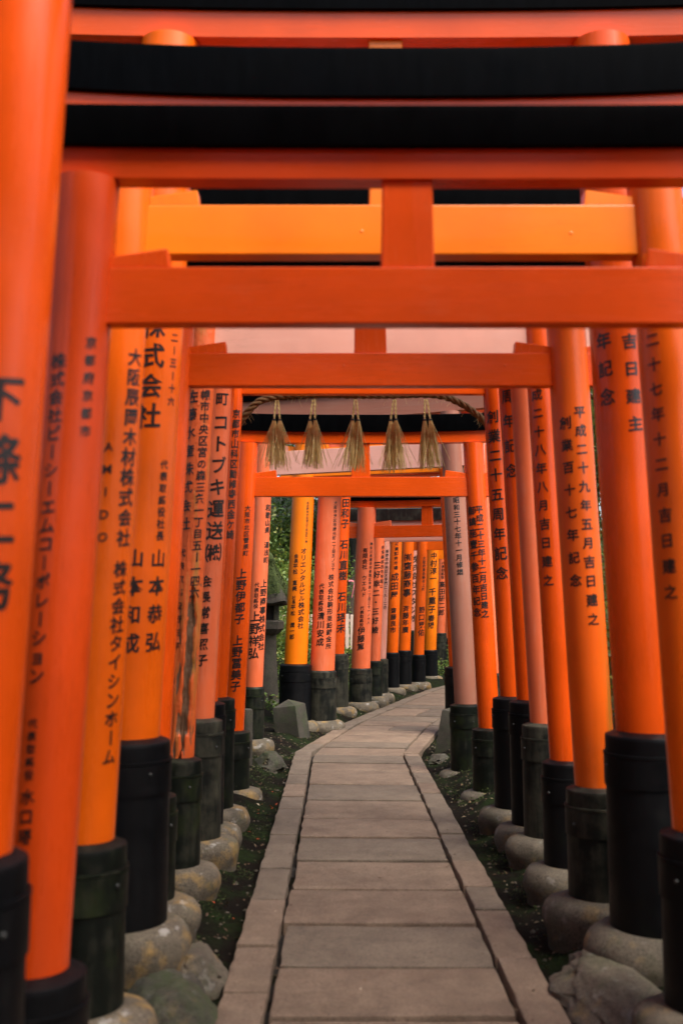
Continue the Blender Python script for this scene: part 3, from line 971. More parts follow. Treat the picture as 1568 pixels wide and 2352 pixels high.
add_far(1027, 26.5, 0.22, 1466, 0.14, 'salmon', 'farthest coral gate glimpsed behind the cracked grey pink post', (1262, 1238, 1214, 1202, 1186), zbot=0.1, yaw=-28,
        text=(((0.0, 1260, 1400, '株式会社二見堂', None),), ()), sleeve=('sleeve_old', 'sleeve_old'))

# the tunnel goes on behind the viewpoint: added unseen gates shade what stands ahead
for (d, D, ht, mt) in ((1.55, 0.18, 2.62, 'vermilion'), (0.85, 0.17, 2.75, 'orange'), (0.2, 0.2, 2.7, 'vermilion'), (-0.5, 0.18, 2.9, 'salmon'), (-1.2, 0.2, 2.6, 'vermilion'), (-1.9, 0.18, 2.8, 'orange'), (-2.7, 0.2, 2.7, 'vermilion'), (-3.5, 0.18, 2.7, 'deep'), (-4.4, 0.2, 2.8, 'vermilion')):
    SPECS.append(dict(L=(-0.86, d), R=(1.22, d), D=D, zb=(0.6, 0.6), z0=(0.13, 0.13), z=[ht, ht + 0.17, ht + 0.38, ht + 0.48, ht + 0.60], SR=D / 2 + 0.045, mat=mt,
                      label='vermilion gate farther back, before the one with big characters at the kerb start', group='gates behind the viewpoint'))  # unseen gates, added only to shade the gates ahead

chars = {'国'}
for s in SPECS:
    for side in s.get('text', ((), ())):
        for e in side:
            chars |= set(e[3])
chars -= set(' 　')
load_glyphs(sorted(chars))
for s in SPECS:
    gate(s)

# ------------------------------------------------------------------ rope and tassels
def build_rope():
    d = 7.34
    ctrl = [(548, 975), (570, 945), (600, 920), (650, 909), (720, 906), (816, 908), (905, 908), (975, 906), (1020, 911), (1060, 928), (1098, 955), (1120, 975)]
    pts = [Vector((px(x, y, d)[0], d, px(x, y, d)[1])) for x, y in ctrl]
    fine = []
    for i in range(len(pts) - 1):
        p0, p1, p2, p3 = pts[max(0, i - 1)], pts[i], pts[i + 1], pts[min(len(pts) - 1, i + 2)]
        for k in range(10):
            t = k / 10
            fine.append(0.5 * ((2 * p1) + (p2 - p0) * t + (2 * p0 - 5 * p1 + 4 * p2 - p3) * t * t + (3 * p1 - p0 - 3 * p2 + p3) * t ** 3))
    fine.append(pts[-1])
    root = bpy.data.objects.new('straw_rope', None)
    C.objects.link(root)
    o = fine[len(fine) // 2]
    root.location = o
    tag(root, 'thick twisted straw rope strung under a gate beam with tassels', 'rope')
    L = 0.0
    for s in range(3):
        path = []
        L = 0
        for i, p in enumerate(fine):
            if i:
                L += (p - fine[i - 1]).length
            tng = (fine[min(i + 1, len(fine) - 1)] - fine[max(0, i - 1)]).normalized()
            side = Vector((0, 1, 0)); up = tng.cross(side).normalized()
            a = 2 * math.pi * (L / 0.17 + s / 3)
            path.append(p - o + side * (0.0135 * math.cos(a)) + up * (0.0135 * math.sin(a)))
        link('strand', tube('strand', path, [0.0142 + 0.0013 * math.sin(i * 1.7 + s) for i in range(len(path))], 10), 'rope', root)
    # stray fibres
    v = []
    rs = np.random.RandomState(5)
    for i in range(90):
        p = fine[rs.randint(4, len(fine) - 4)] - o
        q = p + Vector((rs.normal() * 0.03, rs.normal() * 0.02, -abs(rs.normal()) * 0.035 - 0.02))
        w = Vector((0.0012, 0, 0))
        v += [p - w, p + w, q + w * 0.5, q - w * 0.5]
    link('loose_fibre', quads('loose_fibre', np.array([tuple(x) for x in v])), 'straw', root)['kind'] = 'stuff'

def build_tassel(x, seed, d=7.34):
    rs = random.Random(seed)
    X, zt = px(x, 918, d)
    _, zk = px(x, 967, d)
    _, ze = px(x, 1081, d)
    d2 = d - 0.03
    root = bpy.data.objects.new('straw_tassel', None)
    C.objects.link(root)
    root.location = (X, d2, zk)
    tag(root, 'hanging straw tassel tied with a black knot under the twisted rope', 'tassel', 'straw tassels hanging from the rope')
    ht = zt - zk
    for sx in (-1, 1):
        # twisted cord
        for ph in (0, math.pi):
            pts = []
            for i in range(15):
                t = i / 14
                pts.append((sx * (0.008 + 0.013 * t) + 0.004 * math.cos(t * 16 + ph), 0.004 * math.sin(t * 16 + ph) + (0.03 * (1 - t)), ht * (1 - t)))
            link('cord', tube('cord', pts, 0.0052, 6), 'straw', root)
        link('knot', lathe('knot', [(0.004, -0.008), (0.013, -0.004), (0.014, 0.002), (0.010, 0.008), (0.003, 0.010)], sx * 0.021, 0, 0, 0, 12, 0.2, seed=seed), 'knot', root)
    ms = []
    Lb = (zk - ze) * rs.uniform(0.94, 1.06)
    fan = rs.uniform(0.9, 1.25)
    root.rotation_euler = (rs.uniform(-0.04, 0.04), rs.uniform(-0.05, 0.05), rs.uniform(-0.5, 0.5))
    for i in range(150):
        sx = rs.choice((-1, 1))
        a = rs.uniform(0, 2 * math.pi)
        r0 = 0.010 * math.sqrt(rs.random())
        spread = 0.050 * fan * math.sqrt(rs.random()) * (1.0 if rs.random() < 0.86 else 2.3)
        ln = Lb * rs.uniform(0.82, 1.03)
        b = (sx * 0.021 + r0 * math.cos(a), r0 * math.sin(a), 0)
        m = (sx * 0.024 + (r0 + spread * 0.55) * math.cos(a), (r0 + spread * 0.5) * math.sin(a), -ln * 0.5)
        e = (sx * 0.024 + spread * 1.25 * math.cos(a) + rs.uniform(-.008, .008), spread * math.sin(a), -ln)
        ms.append(tube('s', [b, m, e], [0.0024, 0.0022, 0.0014], 4, smooth=0))
    link('straw_bundle', join_meshes('straw_bundle', ms, 0), 'straw', root)
build_rope()
for i, x in enumerate((637, 718, 816, 902, 980)):
    build_tassel(x, i + 3)

# ------------------------------------------------------------------ stones beside the path
def rock(name, c, size, seed, mat, label, cat, group=None, flat=0.8):
    bm = bmesh.new()
    bmesh.ops.create_icosphere(bm, subdivisions=5, radius=1)
    for v in bm.verts:
        p = v.co.copy()
        k = 1 + 0.38 * mnoise.noise(p * 1.3 + Vector((seed, 0, 0))) + 0.16 * mnoise.noise(p * 3.4 + Vector((0, seed, 0))) + 0.09 * mnoise.noise(p * 7 + Vector((0, 0, seed))) + 0.05 * mnoise.noise(p * 17 + Vector((0, 0, seed)))
        q = p * k
        for nrm, off in ((Vector((0.5, -0.8, 0.3)), 0.72), (Vector((-0.7, -0.4, 0.6)), 0.70), (Vector((0.8, 0.1, 0.6)), 0.74), (Vector((0, 0, 1)), flat)):
            n = nrm.normalized()
            e = q.dot(n) - off
            if e > 0:
                q -= n * e * 0.8
        v.co = Vector((q.x * size[0], q.y * size[1], q.z * size[2]))
    me = bpy.data.meshes.new(name)
    bm.to_mesh(me); bm.free()
    me.shade_smooth()
    me.set_sharp_from_angle(angle=math.radians(40))
    o = link(name, me, mat, None, c)
    tag(o, label, cat, group)
    return o
rock('mossy_rock', (-0.645, 3.86, 0.00), (0.20, 0.22, 0.13), 2.1, 'rock', 'rough dark mossy rock under the yellow lichened footing of the tall gate', 'rock')
rock('mossy_rock', (-0.60, 4.22, 0.01), (0.14, 0.15, 0.12), 5.7, 'footing_plain', 'tan broken rock wedged behind the dark mossy rock', 'rock')
rock('edging_rock', (1.02, 3.95, 0.02), (0.20, 0.42, 0.12), 8.3, 'footing_plain', 'long rough tan rock edging the soil under the thick posted tall gate', 'rock')
rock('edging_rock', (1.00, 3.25, -0.01), (0.18, 0.34, 0.11), 11.9, 'rock', 'rough mossy edging rock beside the bright orange gate footing', 'rock')
rock('mossy_rock', (-0.66, 9.75, 0.02), (0.15, 0.2, 0.13), 14.2, 'rock', 'squat mossy rock below the split footing of the weathered pinkish gate', 'rock')
rock('mossy_rock', (0.98, 10.3, -0.02), (0.12, 0.14, 0.07), 17.2, 'rock', 'small mossy rock at the foot of the leaning marker stone inside the bend', 'rock')

def marker(c, w, dpt, h, tilt, yaw, label):
    """square stone with a low pyramid top"""
    v = []
    f = []
    a, b = w / 2, dpt / 2
    rings = []
    for z, k in ((-0.12, 1.0), (h * 0.5, 0.985), (h - 0.01, 0.96), (h, 0.93)):
        ring = []
        n = 8
        for (p, q) in (((-a, -b), (a, -b)), ((a, -b), (a, b)), ((a, b), (-a, b)), ((-a, b), (-a, -b))):
            for i in range(n):
                u = i / n
                x, y = p[0] + (q[0] - p[0]) * u, p[1] + (q[1] - p[1]) * u
                j = 1 + 0.018 * mnoise.noise(Vector((x * 9, y * 9, z * 6 + c[0])))
                ring.append((x * k * j, y * k * j, z))
        rings.append(ring)
    n = len(rings[0])
    v = [p for r in rings for p in r]
    for i in range(3):
        for j in range(n):
            k = (j + 1) % n
            f.append((i * n + j, i * n + k, (i + 1) * n + k, (i + 1) * n + j))
    v.append((0, 0, h + w * 0.24))
    for j in range(n):
        f.append((3 * n + j, 3 * n + (j + 1) % n, 4 * n))
    o = link('marker_stone', mesh('marker_stone', v, f, 25), 'marker', None, c)
    o.rotation_euler = (tilt[0], tilt[1], yaw)
    tag(o, label, 'stone')
X, Y = gpt(676, 1700, -0.03)
marker((X - 0.02, Y + 0.16, -0.05), 0.30, 0.30, 0.40, (0.03, -0.13), math.radians(-22), 'tilted square stone marker with a low pyramid top at the path bend')
X, Y = gpt(1012, 1735, -0.03)
marker((X + 0.12, Y + 0.12, -0.05), 0.28, 0.28, 0.46, (-0.03, 0.16), math.radians(-22), 'leaning square stone marker in front of the cracked grey pink post')

# small plain round post between two sleeves
X, _ = px(567, 1650, 9.4)
o = link('stone_post', lathe('stone_post', [(0.055, -0.1), (0.054, 0.38), (0.050, 0.395), (0.035, 0.402)], seg=28, jitter=0.02), 'lantern', None, (X, 9.4, pz(1628, 9.4) - 0.402))
tag(o, 'plain grey round stone post standing between two dark sleeves', 'post')

# ------------------------------------------------------------------ stone lantern
def build_lantern():
    d = 14.4
    X, zg = px(611, 1625, d)
    k = d / F
    root = bpy.data.objects.new('stone_lantern', None)
    C.objects.link(root)
    root.location = (X, d, zg)
    root.rotation_euler = (0, 0, math.radians(14))
    tag(root, 'old stone lantern with a moss covered roof behind the gates', 'lantern')
    H = lambda y: pz(y, d) - zg
    link('base', lathe('base', [(0.26, -0.12), (0.26, 0.05), (0.22, 0.10), (0.17, 0.12)], seg=24, jitter=0.08), 'lantern', root)
    link('shaft', lathe('shaft', [(0.185, 0.06), (0.165, 0.3), (0.145, 0.7), (0.135, H(1458)), (0.150, H(1452))], seg=28, jitter=0.06), 'lantern', root)
    def hexa(r, z0, z1, r2):
        return [(r, z0), (r2, z1)]
    link('platform', lathe('platform', [(0.15, H(1458)), (0.20, H(1452)), (0.245, H(1444)), (0.25, H(1428)), (0.21, H(1424))], seg=6, smooth=20), 'lantern', root)
    fb0, fb1 = H(1426), H(1382)
    fire = bpy.data.objects.new('fire_box', None)
    w = 0.15
    pil = []
    for sx in (-1, 1):
        for sy in (-1, 1):
            pil.append(bevel_box('p', box_pts(min(sx * w, sx * (w - 0.075)), max(sx * w, sx * (w - 0.075)), min(sy * w, sy * (w - 0.075)), max(sy * w, sy * (w - 0.075)), fb0 - 0.01, fb1 + 0.01), 0.004))
    bpy.data.objects.remove(fire)
    fo = link('fire_box', join_meshes('fire_box', pil, 30), 'lantern', root)
    link('hollow', bevel_box('hollow', box_pts(-w + 0.05, w - 0.05, -w + 0.05, w - 0.05, fb0, fb1), 0.0), 'hollow', fo)  # solid dark block; the fire box's inner shade is in its colour
    # roof: flared six-sided, heaped with moss
    seg = 48
    prof = [(0.12, H(1384)), (0.285, H(1392)), (0.33, H(1386)), (0.31, H(1370)), (0.235, H(1345)), (0.16, H(1322)), (0.10, H(1308)), (0.085, H(1300))]
    rings = []
    for i, (r, z) in enumerate(prof):
        ring = []
        for j in range(seg):
            a = 2 * math.pi * j / seg
            hexk = 1 + 0.10 * math.cos(6 * a) * min(1, r / 0.25)
            ring.append((r * hexk * math.cos(a), r * hexk * math.sin(a), z + (0.035 * (0.5 + 0.5 * math.cos(6 * a)) if 1 <= i <= 3 else 0)))
        rings.append(ring)
    roof = link('roof', ring_mesh('roof', rings), 'lantern', root)
    mp = [(0.30, H(1376)), (0.30, H(1362)), (0.235, H(1338)), (0.165, H(1314)), (0.11, H(1300)), (0.10, H(1288)), (0.05, H(1278))]
    rings = []
    for i, (r, z) in enumerate(mp):
        ring = []
        for j in range(seg):
            a = 2 * math.pi * j / seg
            hexk = 1 + 0.10 * math.cos(6 * a) * min(1, r / 0.25)
            rr = r * hexk + 0.03 * mnoise.noise(Vector((math.cos(a) * 5, math.sin(a) * 5, z * 12)))
            ring.append((rr * math.cos(a), rr * math.sin(a), z + 0.02 * mnoise.noise(Vector((math.cos(a) * 4, math.sin(a) * 4, z * 5 + 3)))))
        rings.append(ring)
    link('moss_cover', ring_mesh('moss_cover', rings, smooth=180), 'moss', roof)
    rs = np.random.RandomState(3)
    n = 2600
    a = rs.rand(n) * 2 * np.pi
    t = rs.rand(n)
    zz = H(1372) + t * (H(1285) - H(1372))
    r = np.interp(zz, [p[1] for p in mp], [p[0] for p in mp]) + 0.012
    cen = np.stack([r * np.cos(a), r * np.sin(a), zz], 1)
    nr = rs.normal(size=(n, 3)) * 0.7 + np.stack([np.cos(a), np.sin(a), np.ones(n)], 1)
    me = leaf_cloud('moss_tuft', cen, nr, 0.018 + 0.02 * rs.rand(n), 2.4, rs)
    link('moss_tuft', me, 'moss', roof)['kind'] = 'stuff'
    link('finial', lathe('finial', [(0.07, H(1302)), (0.095, H(1292)), (0.10, H(1282)), (0.07, H(1272)), (0.02, H(1265))], seg=20, jitter=0.08), 'moss', root)
build_lantern()

# ------------------------------------------------------------------ fence beyond the gates
def build_fence():
    d = 22.0
    x0, x1 = -2.4, 0.50
    zg = pz(1480, d)
    root = bpy.data.objects.new('picket_fence', None)
    C.objects.link(root)
    root.location = (0, d, zg)
    tag(root, 'pale wooden picket fence on the green slope beyond the gates', 'fence')
    pk = None
    x = x0
    while x < x1:
        w, h = 0.075, pz(1411, d) - zg
        if pk is None:
            pk = bevel_box('picket', box_pts(-w / 2, w / 2, -0.012, 0.012, -0.1, h), 0.004)
        o = link('picket', pk, 'fence', root, (x, 0, rnd.uniform(-0.012, 0.012)))
        x += 0.105
    for zz in (0.15, 0.48):
        link('rail', bevel_box('rail', box_pts(x0 - 0.05, x1, 0.0125, 0.05, zz, zz + 0.06), 0.003), 'fence', root)
    for xx in (x0, -0.95, x1):
        link('fence_post', bevel_box('fence_post', box_pts(xx - 0.05, xx + 0.05, 0.0505, 0.14, -0.3, 0.66), 0.004), 'fence', root)
build_fence()

# ------------------------------------------------------------------ vegetation
rs0 = np.random.RandomState(11)
def tree_meshes(seed, height, crown_r, leaf, n_leaf, conifer=False):
    rr = random.Random(seed)
    rs = np.random.RandomState(seed)
    parts = []
    tp = []
    x = y = 0
    for i in range(9):
        t = i / 8
        tp.append((x, y, t * height * 0.92 - 0.4))
        x += rr.uniform(-.06, .06) * height * 0.1; y += rr.uniform(-.06, .06) * height * 0.1
    r0 = height * 0.022
    parts.append(tube('trunk', tp, [r0 * (1.5 if i == 0 else 1 - 0.85 * i / 8) for i in range(9)], 12))
    tips = []
    for k in range(14 if not conifer else 26):
        i = rr.uniform(2.6, 7.9)
        b = Vector(tp[int(i)]).lerp(Vector(tp[min(8, int(i) + 1)]), i - int(i))
        a = rr.uniform(0, 2 * math.pi)
        ln = crown_r * rr.uniform(0.55, 1.0) * (1.2 - 0.10 * i if conifer else 1.0 - 0.03 * i)
        up = rr.uniform(0.15, 0.65) if not conifer else rr.uniform(-0.25, 0.1)
        e = b + Vector((math.cos(a) * ln, math.sin(a) * ln, ln * up))
        m = b.lerp(e, 0.5) + Vector((0, 0, ln * 0.08))
        parts.append(tube('limb', [b, m, e], [r0 * 0.38, r0 * 0.22, r0 * 0.07], 6))
        tips += [(m, ln), (b.lerp(e, 0.78), ln), (e, ln)]
    trunk = join_meshes('trunk', parts, 60)
    cs, ns = [], []
    per = n_leaf // len(tips)
    for c, ln in tips:
        cl = rs.normal(size=(per, 3)) * np.array([0.30, 0.30, 0.16 if conifer else 0.22]) * crown_r * 0.62
        # thin the clump a little so light shows through
        keep = (np.sin(cl[:, 0] * 7 / crown_r * 3) * np.cos(cl[:, 1] * 6 / crown_r * 3) + rs.rand(len(cl))) > 0.18
        cl = cl[keep]
        if conifer:
            cl[:, 2] -= 0.35 * np.hypot(cl[:, 0], cl[:, 1])
        cs.append(cl + np.array(c))
        ns.append(rs.normal(size=(len(cl), 3)) + np.array([0, 0, 0.6]))
    cs = np.concatenate(cs); ns = np.concatenate(ns)
    crown = leaf_cloud('crown', cs, ns, leaf * (0.6 + 0.8 * rs.rand(len(cs))), 5.0 if conifer else 1.9, rs)
    return trunk, crown

PROTO = {
    'broadleaf_tree': tree_meshes(21, 9.0, 3.0, 0.17, 15000),
    'slender_tree': tree_meshes(34, 11.0, 2.6, 0.15, 13000),
    'cedar_tree': tree_meshes(57, 12.0, 2.4, 0.26, 17000, True),
}
def place_tree(kind, x, y, s, rot, label, leaf):
    trunk, crown = PROTO[kind]
    root = bpy.data.objects.new(kind, None)
    C.objects.link(root)
    root.location = (x, y, ground_z(x, y))
    root.rotation_euler = (0, 0, rot)
    root.scale = (s, s, s)
    tag(root, label, 'tree', 'trees of the surrounding wood')
    link('trunk', trunk, 'bark', root)
    link('crown', crown, leaf, root)
TREES = [
    ('broadleaf_tree', -4.6, 24.5, 0.9, 0.4, 'leafy'), ('slender_tree', -2.2, 29.0, 0.95, 1.7, 'leafy'), ('cedar_tree', 0.30, 25.0, 0.9, 2.2, 'cedar'),
    ('broadleaf_tree', -8.5, 20.0, 1.0, 3.1, 'leafy'), ('cedar_tree', -6.5, 31.0, 1.1, 4.4, 'cedar'), ('broadleaf_tree', 2.0, 33.0, 1.0, 5.2, 'leafy'),
    ('slender_tree', -9.5, 11.0, 1.0, 0.9, 'leafy'), ('cedar_tree', -8.0, 5.0, 1.05, 2.5, 'cedar'),
    ('broadleaf_tree', 11.0, 8.0, 1.0, 1.1, 'leafy'), ('slender_tree', 10.8, 14.0, 1.0, 3.9, 'leafy'), ('cedar_tree', 10.5, 21.0, 1.1, 0.2, 'cedar'), ('broadleaf_tree', 7.6, 2.5, 0.9, 4.9, 'leafy'),
    ('broadleaf_tree', 12.5, 33.0, 1.2, 2.0, 'leafy'), ('slender_tree', -14, 27.0, 1.2, 5.5, 'leafy'),
    ('broadleaf_tree', -5.0, 1.5, 0.85, 2.6, 'leafy'), ('broadleaf_tree', -5.2, 8.5, 0.8, 5.9, 'leafy'), ('slender_tree', -4.8, 13.8, 0.75, 0.3, 'leafy'), ('slender_tree', -5.2, -4.0, 0.9, 3.3, 'leafy'),  # close bank trees added to shade the sky from this side
    ('broadleaf_tree', 6.2, 23.5, 0.8, 4.1, 'leafy'), ('slender_tree', 8.6, 29.0, 1.1, 1.4, 'leafy'), ('broadleaf_tree', 10.0, 40.0, 1.5, 0.7, 'leafy'),
]
TLAB = ['round crowned broadleaf tree standing on the green slope behind the stone lantern', 'slender tree high on the slope behind the picket fence', 'straight cedar trunk showing between the gates above the picket fence',
        'broadleaf tree on the mossy bank well beside the weathered pinkish gate', 'drooping dark cedar at the top of the green slope', 'broadleaf tree rising behind the path bend gates',
        'slender tree on the bank beside the straw rope gate', 'dark cedar on the bank beside the low deep red gate', 'broadleaf tree in the wood opposite the straw rope gate',
        'slender tree in the wood opposite the stone lantern', 'tall drooping cedar in the wood outside the path bend', 'small broadleaf tree opposite the low deep red gate',
        'large broadleaf tree far past the coral gates', 'large slender tree far up the bank beyond the lantern',
        'broadleaf tree close on the bank by the glossy orange gate', 'broadleaf tree close on the bank by the salmon pink gate', 'small slender tree close on the bank by the stone lantern', 'slender tree on the bank behind the viewpoint gates',
        'small broadleaf tree glimpsed between posts past the path bend', 'slender tree behind the small broadleaf tree past the bend', 'huge broadleaf tree closing the view past the bend']
for (k, x, y, s, r, lf), lab in zip(TREES, TLAB):
    place_tree(k, x, y, s, r, lab, 'needle' if lf == 'cedar' else 'leaf')

def shrub_mesh(seed, r, h, leaf, n):
    rs = np.random.RandomState(seed)
    rr = random.Random(seed)
    stems = []
    cs = []
    for i in range(16):
        a = rr.uniform(0, 6.28); q = r * math.sqrt(rr.random()) * 0.9
        e = (q * math.cos(a), q * math.sin(a), h * rr.uniform(0.45, 1.0) * (1 - 0.35 * q / r))
        stems.append(tube('stem', [(e[0] * 0.15, e[1] * 0.15, -0.1), (e[0] * 0.6, e[1] * 0.6, e[2] * 0.6), e], [0.012, 0.008, 0.003], 5))
        for f in (0.55, 0.8, 1.0):
            cl = rs.normal(size=(n // 48, 3)) * np.array([0.24, 0.24, 0.20]) * r
            cs.append(cl + np.array(e) * np.array([f, f, f]))
    cs = np.concatenate(cs)
    cs[:, 2] = np.maximum(cs[:, 2], 0.02)
    ns = rs.normal(size=cs.shape) + np.array([0, -0.2, 0.9])
    return join_meshes('stems', stems, 60), leaf_cloud('foliage', cs, ns, leaf * (0.6 + 0.8 * rs.rand(len(cs))), 1.9, rs)
SHRUBS = [shrub_mesh(3, 0.75, 1.3, 0.055, 5200), shrub_mesh(8, 0.9, 1.7, 0.07, 5600), shrub_mesh(15, 0.6, 0.9, 0.05, 3600)]
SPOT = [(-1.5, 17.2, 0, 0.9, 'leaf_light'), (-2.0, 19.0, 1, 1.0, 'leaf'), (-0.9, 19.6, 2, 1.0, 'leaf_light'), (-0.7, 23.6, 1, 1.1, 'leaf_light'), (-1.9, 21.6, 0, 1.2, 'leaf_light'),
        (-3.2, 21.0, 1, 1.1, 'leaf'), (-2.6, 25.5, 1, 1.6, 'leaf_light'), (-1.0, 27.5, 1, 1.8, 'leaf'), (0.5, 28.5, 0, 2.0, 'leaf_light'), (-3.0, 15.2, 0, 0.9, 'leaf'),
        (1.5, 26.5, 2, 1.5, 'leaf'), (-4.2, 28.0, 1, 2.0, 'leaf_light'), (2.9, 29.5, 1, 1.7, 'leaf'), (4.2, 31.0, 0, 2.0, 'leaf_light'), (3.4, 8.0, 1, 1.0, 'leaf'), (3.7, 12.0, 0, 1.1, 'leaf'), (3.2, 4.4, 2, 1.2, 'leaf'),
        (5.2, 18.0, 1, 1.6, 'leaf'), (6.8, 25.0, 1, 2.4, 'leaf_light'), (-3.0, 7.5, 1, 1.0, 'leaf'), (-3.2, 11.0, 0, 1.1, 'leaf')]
SLAB = ['yellow green shrub just behind the moss roofed lantern', 'broad dark leaved shrub uphill of the lantern shrub', 'low bright shrub beside the picket fence', 'tall bright shrub behind the picket fence', 'bright dome shaped shrub on the slope above the lantern',
        'dark shrub at the foot of the round crowned broadleaf tree', 'big pale green shrub below the slender tree on the slope', 'big dark shrub next to the straight cedar trunk', 'very large light green shrub beyond the straight cedar trunk', 'dark shrub beside the lantern on the bank',
        'low dark shrub between the cedar trunk and the coral gates', 'very large pale shrub near the slope top cedar', 'dark shrub by the farthest coral gate', 'very large light shrub past the farthest coral gate', 'dark shrub in the wood opposite the straw tassels', 'dark shrub in the wood opposite the leaning marker', 'low shrub in the wood opposite the thick posted tall gate',
        'large dark shrub outside the bend by the clean orange gates', 'very large light shrub outside the bend glimpsed between posts', 'dark shrub on the bank behind the straw rope gate posts', 'dark shrub on the bank behind the weathered pinkish gate']
SHADE_HEDGE = []  # undergrowth added along both sides to darken the lower posts
for i in range(13):
    yy = -3.2 + 1.35 * i
    SHADE_HEDGE.append((-2.75 - 0.25 * (i % 3), yy + 0.3 * (i % 2), (1, 0)[i % 2], 1.15 + 0.1 * (i % 3), 'leaf'))
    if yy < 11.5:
        SHADE_HEDGE.append((3.0 + 0.25 * ((i + 1) % 3), yy, (0, 1)[i % 2], 1.3 + 0.1 * (i % 2), 'leaf'))
SPOT += SHADE_HEDGE
SLAB += ['dark evergreen shrub of the thick undergrowth right behind the gate posts'] * len(SHADE_HEDGE)
for (x, y, k, s, m), lab in zip(SPOT, SLAB):
    st, fo = SHRUBS[k]
    root = bpy.data.objects.new('shrub', None)
    C.objects.link(root)
    root.location = (x, y, ground_z(x, y))
    root.rotation_euler = (0, 0, x * 3 + y)
    root.scale = (s, s, s)
    tag(root, lab, 'shrub', 'shrubs on the slope and in the wood')
    link('stems', st, 'bark', root)
    f2 = fo if fo.materials and fo.materials[0] == M[m] else (fo.copy() if fo.materials else fo)
    if fo.materials and f2 is not fo:
        f2.materials.clear()
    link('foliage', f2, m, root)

def build_young_conifer():
    """drooping feathery conifer beside the lantern"""
    rs = np.random.RandomState(9)
    x0, y0 = -2.35, 16.6
    zg = ground_z(x0, y0)
    root = bpy.data.objects.new('young_conifer', None)
    C.objects.link(root)
    root.location = (x0, y0, zg)
    tag(root, 'young conifer with drooping feathery branches above the stone lantern', 'tree')
    parts = [tube('t', [(0, 0, -0.3), (0.05, 0, 1.6), (0.02, 0.05, 3.2), (0.1, 0, 4.6)], [0.09, 0.07, 0.045, 0.012], 10)]
    v = []
    for b in range(46):
        z = 0.9 + 3.6 * rs.rand()
        a = rs.rand() * 2 * math.pi
        ln = (1.75 - 0.27 * z) * (0.7 + 0.5 * rs.rand()) + 0.25
        pts = []
        for i in range(7):
            t = i / 6
            pts.append(Vector((math.cos(a) * ln * t, math.sin(a) * ln * t, z + 0.28 * ln * t - 0.62 * ln * t * t)))
        parts.append(tube('b', pts, [0.014 * (1 - 0.8 * i / 6) + 0.002 for i in range(7)], 5))
        for k in range(46):
            t = 0.15 + 0.85 * rs.rand()
            i = min(5, int(t * 6))
            p = pts[i].lerp(pts[i + 1], t * 6 - i)
            tng = (pts[i + 1] - pts[i]).normalized()
            side = Vector((-math.sin(a), math.cos(a), 0)) * (1 if rs.rand() < 0.5 else -1)
            dv = (tng * (0.5 + 0.5 * rs.rand()) + side * (0.3 + 0.8 * rs.rand()) + Vector((0, 0, -0.55 * rs.rand()))).normalized()
            sl = 0.10 + 0.16 * rs.rand()
            for m in range(6):
                q = p + dv * sl * (m / 6)
                nd_ = (dv + Vector((rs.normal(), rs.normal(), rs.normal())) * 0.5).normalized()
                w = nd_.cross(Vector((rs.normal(), rs.normal(), rs.normal()))).normalized() * 0.0045
                e = q + nd_ * 0.055
                v += [tuple(q - w), tuple(q + w), tuple(e + w * 0.4), tuple(e - w * 0.4)]
    link('trunk', join_meshes('trunk', parts, 60), 'bark', root)
    link('crown', quads('crown', np.array(v)), 'needle', root)
build_young_conifer()

# ground cover, moss, litter
def scatter(name, n, region, size, mat, aspect, up, lift, seed, cond=None, label=None, cat=None):
    rs = np.random.RandomState(seed)
    cs = []
    while len(cs) < n:
        x = region[0] + (region[1] - region[0]) * rs.rand()
        y = region[2] + (region[3] - region[2]) * rs.rand()
        if cond and not cond(x, y, rs):
            continue
        cs.append((x, y, ground_z(x, y) + lift * rs.rand()))
    cs = np.array(cs)
    ns = rs.normal(size=cs.shape) * 0.6 + np.array([0, 0, up])
    o = link(name, leaf_cloud(name, cs, ns, size * (0.5 + rs.rand(len(cs))), aspect, rs), mat)
    tag(o, label, cat, kind='stuff')
def off_path(x, y, m=0.03):
    p = path_x(y)
    return x < p - m or x > p + PATH_W * 1.04 + m
scatter('ground_cover', 26000, (-6.5, 2.8, 13.4, 26), 0.055, 'leaf_light', 1.7, 0.9, 0.14, 31,
        lambda x, y, rs: x < path_x(y) - 0.75, 'bright low leafy plants covering the slope beyond the gates', 'ground cover')
def mossy(x, y, rs):
    return off_path(x, y) and (x - path_x(y) > -0.9 and x - path_x(y) < PATH_W + 0.9) and mnoise.noise(Vector((x * 1.9, y * 1.9, 8))) + 0.35 * mnoise.noise(Vector((x * 7, y * 7, 3))) > 0.16
scatter('moss_patches', 30000, (-1.6, 4.0, 2.6, 21), 0.011, 'moss', 2.2, 0.6, 0.014, 41, mossy, 'short green moss and weeds growing in the soil along the path', 'moss')
def near_edge(x, y, rs):
    return off_path(x, y, 0.0) and -0.75 < x - path_x(y) < PATH_W + 0.75
scatter('leaf_litter', 4200, (-1.4, 3.6, 2.6, 20), 0.024, 'litter', 2.6, 1.6, 0.012, 51, near_edge, 'brown fallen needles and leaf bits on the dark soil', 'litter')
scatter('red_leaves', 26, (-0.85, -0.5, 4.4, 9), 0.035, 'red_leaf', 2.4, 2.0, 0.02, 57, near_edge, 'a few small red fallen leaves on the soil beside the kerb', 'leaves')
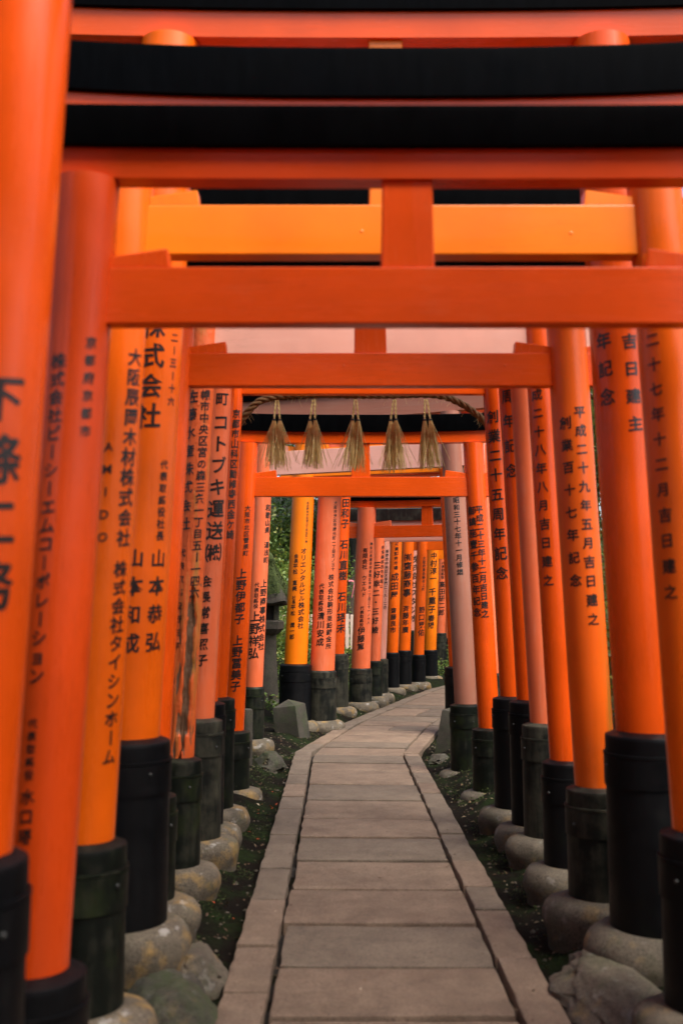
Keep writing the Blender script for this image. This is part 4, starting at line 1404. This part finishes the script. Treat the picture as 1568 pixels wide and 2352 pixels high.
def pebbles():
    rs = np.random.RandomState(61)
    v, f = [], []
    n = 0
    while n < 1500:
        x = -1.2 + 4.4 * rs.rand(); y = 2.6 + 17 * rs.rand()
        if not near_edge(x, y, rs):
            continue
        r = 0.005 + 0.012 * rs.rand() ** 3
        z = ground_z(x, y) + r * 0.2
        o = len(v)
        for dx, dy, dz in ((1, 0, 0), (0, 1, 0), (-1, 0, 0), (0, -1, 0), (0, 0, 0.75), (0, 0, -0.75)):
            k = r * (0.7 + 0.6 * rs.rand())
            v.append((x + dx * k, y + dy * k, z + dz * k))
        for t in ((0, 1, 4), (1, 2, 4), (2, 3, 4), (3, 0, 4), (1, 0, 5), (2, 1, 5), (3, 2, 5), (0, 3, 5)):
            f.append(tuple(o + i for i in t))
        n += 1
    o = link('pebbles', mesh('pebbles', v, f, 0), 'footing_plain')
    tag(o, 'small pale pebbles scattered in the soil along the path', 'pebbles', kind='stuff')
pebbles()
def footing_moss():
    rs = np.random.RandomState(71)
    cs = []
    for s in SPECS:
        for k in (0, 1):
            x, y = (s['L'], s['R'])[k]
            if y < 2.5 or y > 20:
                continue
            SR = s['SR'][k] if isinstance(s['SR'], tuple) else s['SR']
            r0 = SR + s.get('stone', 0.075)
            for i in range(420):
                a = rs.rand() * 6.283
                if mnoise.noise(Vector((math.cos(a) * 1.5 + x * 3, math.sin(a) * 1.5, y))) < -0.05:
                    continue
                r = r0 * (0.95 + 0.35 * rs.rand() ** 2)
                px_, py_ = x + r * math.cos(a), y + r * math.sin(a)
                if not off_path(px_, py_, 0.0):
                    continue
                cs.append((px_, py_, ground_z(px_, py_) + 0.05 * rs.rand() ** 2 * (1.35 - r / r0) * 3))
    cs = np.array(cs)
    o = link('footing_moss', leaf_cloud('footing_moss', cs, rs.normal(size=cs.shape) * 0.7 + np.array([0, 0, 0.5]), 0.008 + 0.012 * rs.rand(len(cs)), 2.0, rs), 'moss')
    tag(o, 'green moss and tiny weeds gathered round the footing stones', 'moss', kind='stuff')
footing_moss()
def path_grit():
    rs = np.random.RandomState(83)
    cs = []
    while len(cs) < 420:
        y = 2.8 + 16 * rs.rand() ** 1.2
        w = rs.rand()
        if rs.rand() < 0.6:
            w = 0.146 + rs.normal() * 0.02 if rs.rand() < 0.5 else 0.868 + rs.normal() * 0.02
        p = cross(t_of_y(y), min(0.99, max(0.01, w)))
        cs.append((p.x, p.y, 0.006))
    cs = np.array(cs)
    o = link('path_litter', leaf_cloud('path_litter', cs, rs.normal(size=cs.shape) * 0.15 + np.array([0, 0, 1.0]), 0.008 + 0.016 * rs.rand(len(cs)), 2.4, rs), 'litter')
    tag(o, 'tiny brown leaf bits and grit lying on the paving', 'litter', kind='stuff')
path_grit()
def ribbon():
    d = 20.5
    pts = [px(x, y, d) for x, y in ((800, 1334), (806, 1333), (813, 1336), (812, 1345), (809, 1360), (807, 1372))]
    v, f = [], []
    for i, (x, z) in enumerate(pts):
        w = 0.016
        v += [(x, d, z - w), (x + (0.02 if i > 2 else 0), d + 0.01 * (i % 2), z + w)]
    for i in range(len(pts) - 1):
        f.append((2 * i, 2 * i + 2, 2 * i + 3, 2 * i + 1))
    bm = bmesh.new(); me0 = mesh('pink_tape', v, f, 0); bm.from_mesh(me0)
    bmesh.ops.solidify(bm, geom=bm.faces[:], thickness=0.004)
    bm.to_mesh(me0); bm.free()
    tag(link('pink_tape', me0, 'ribbon'), 'short strip of pink marking tape tied among the slope shrubs', 'tape')
ribbon()
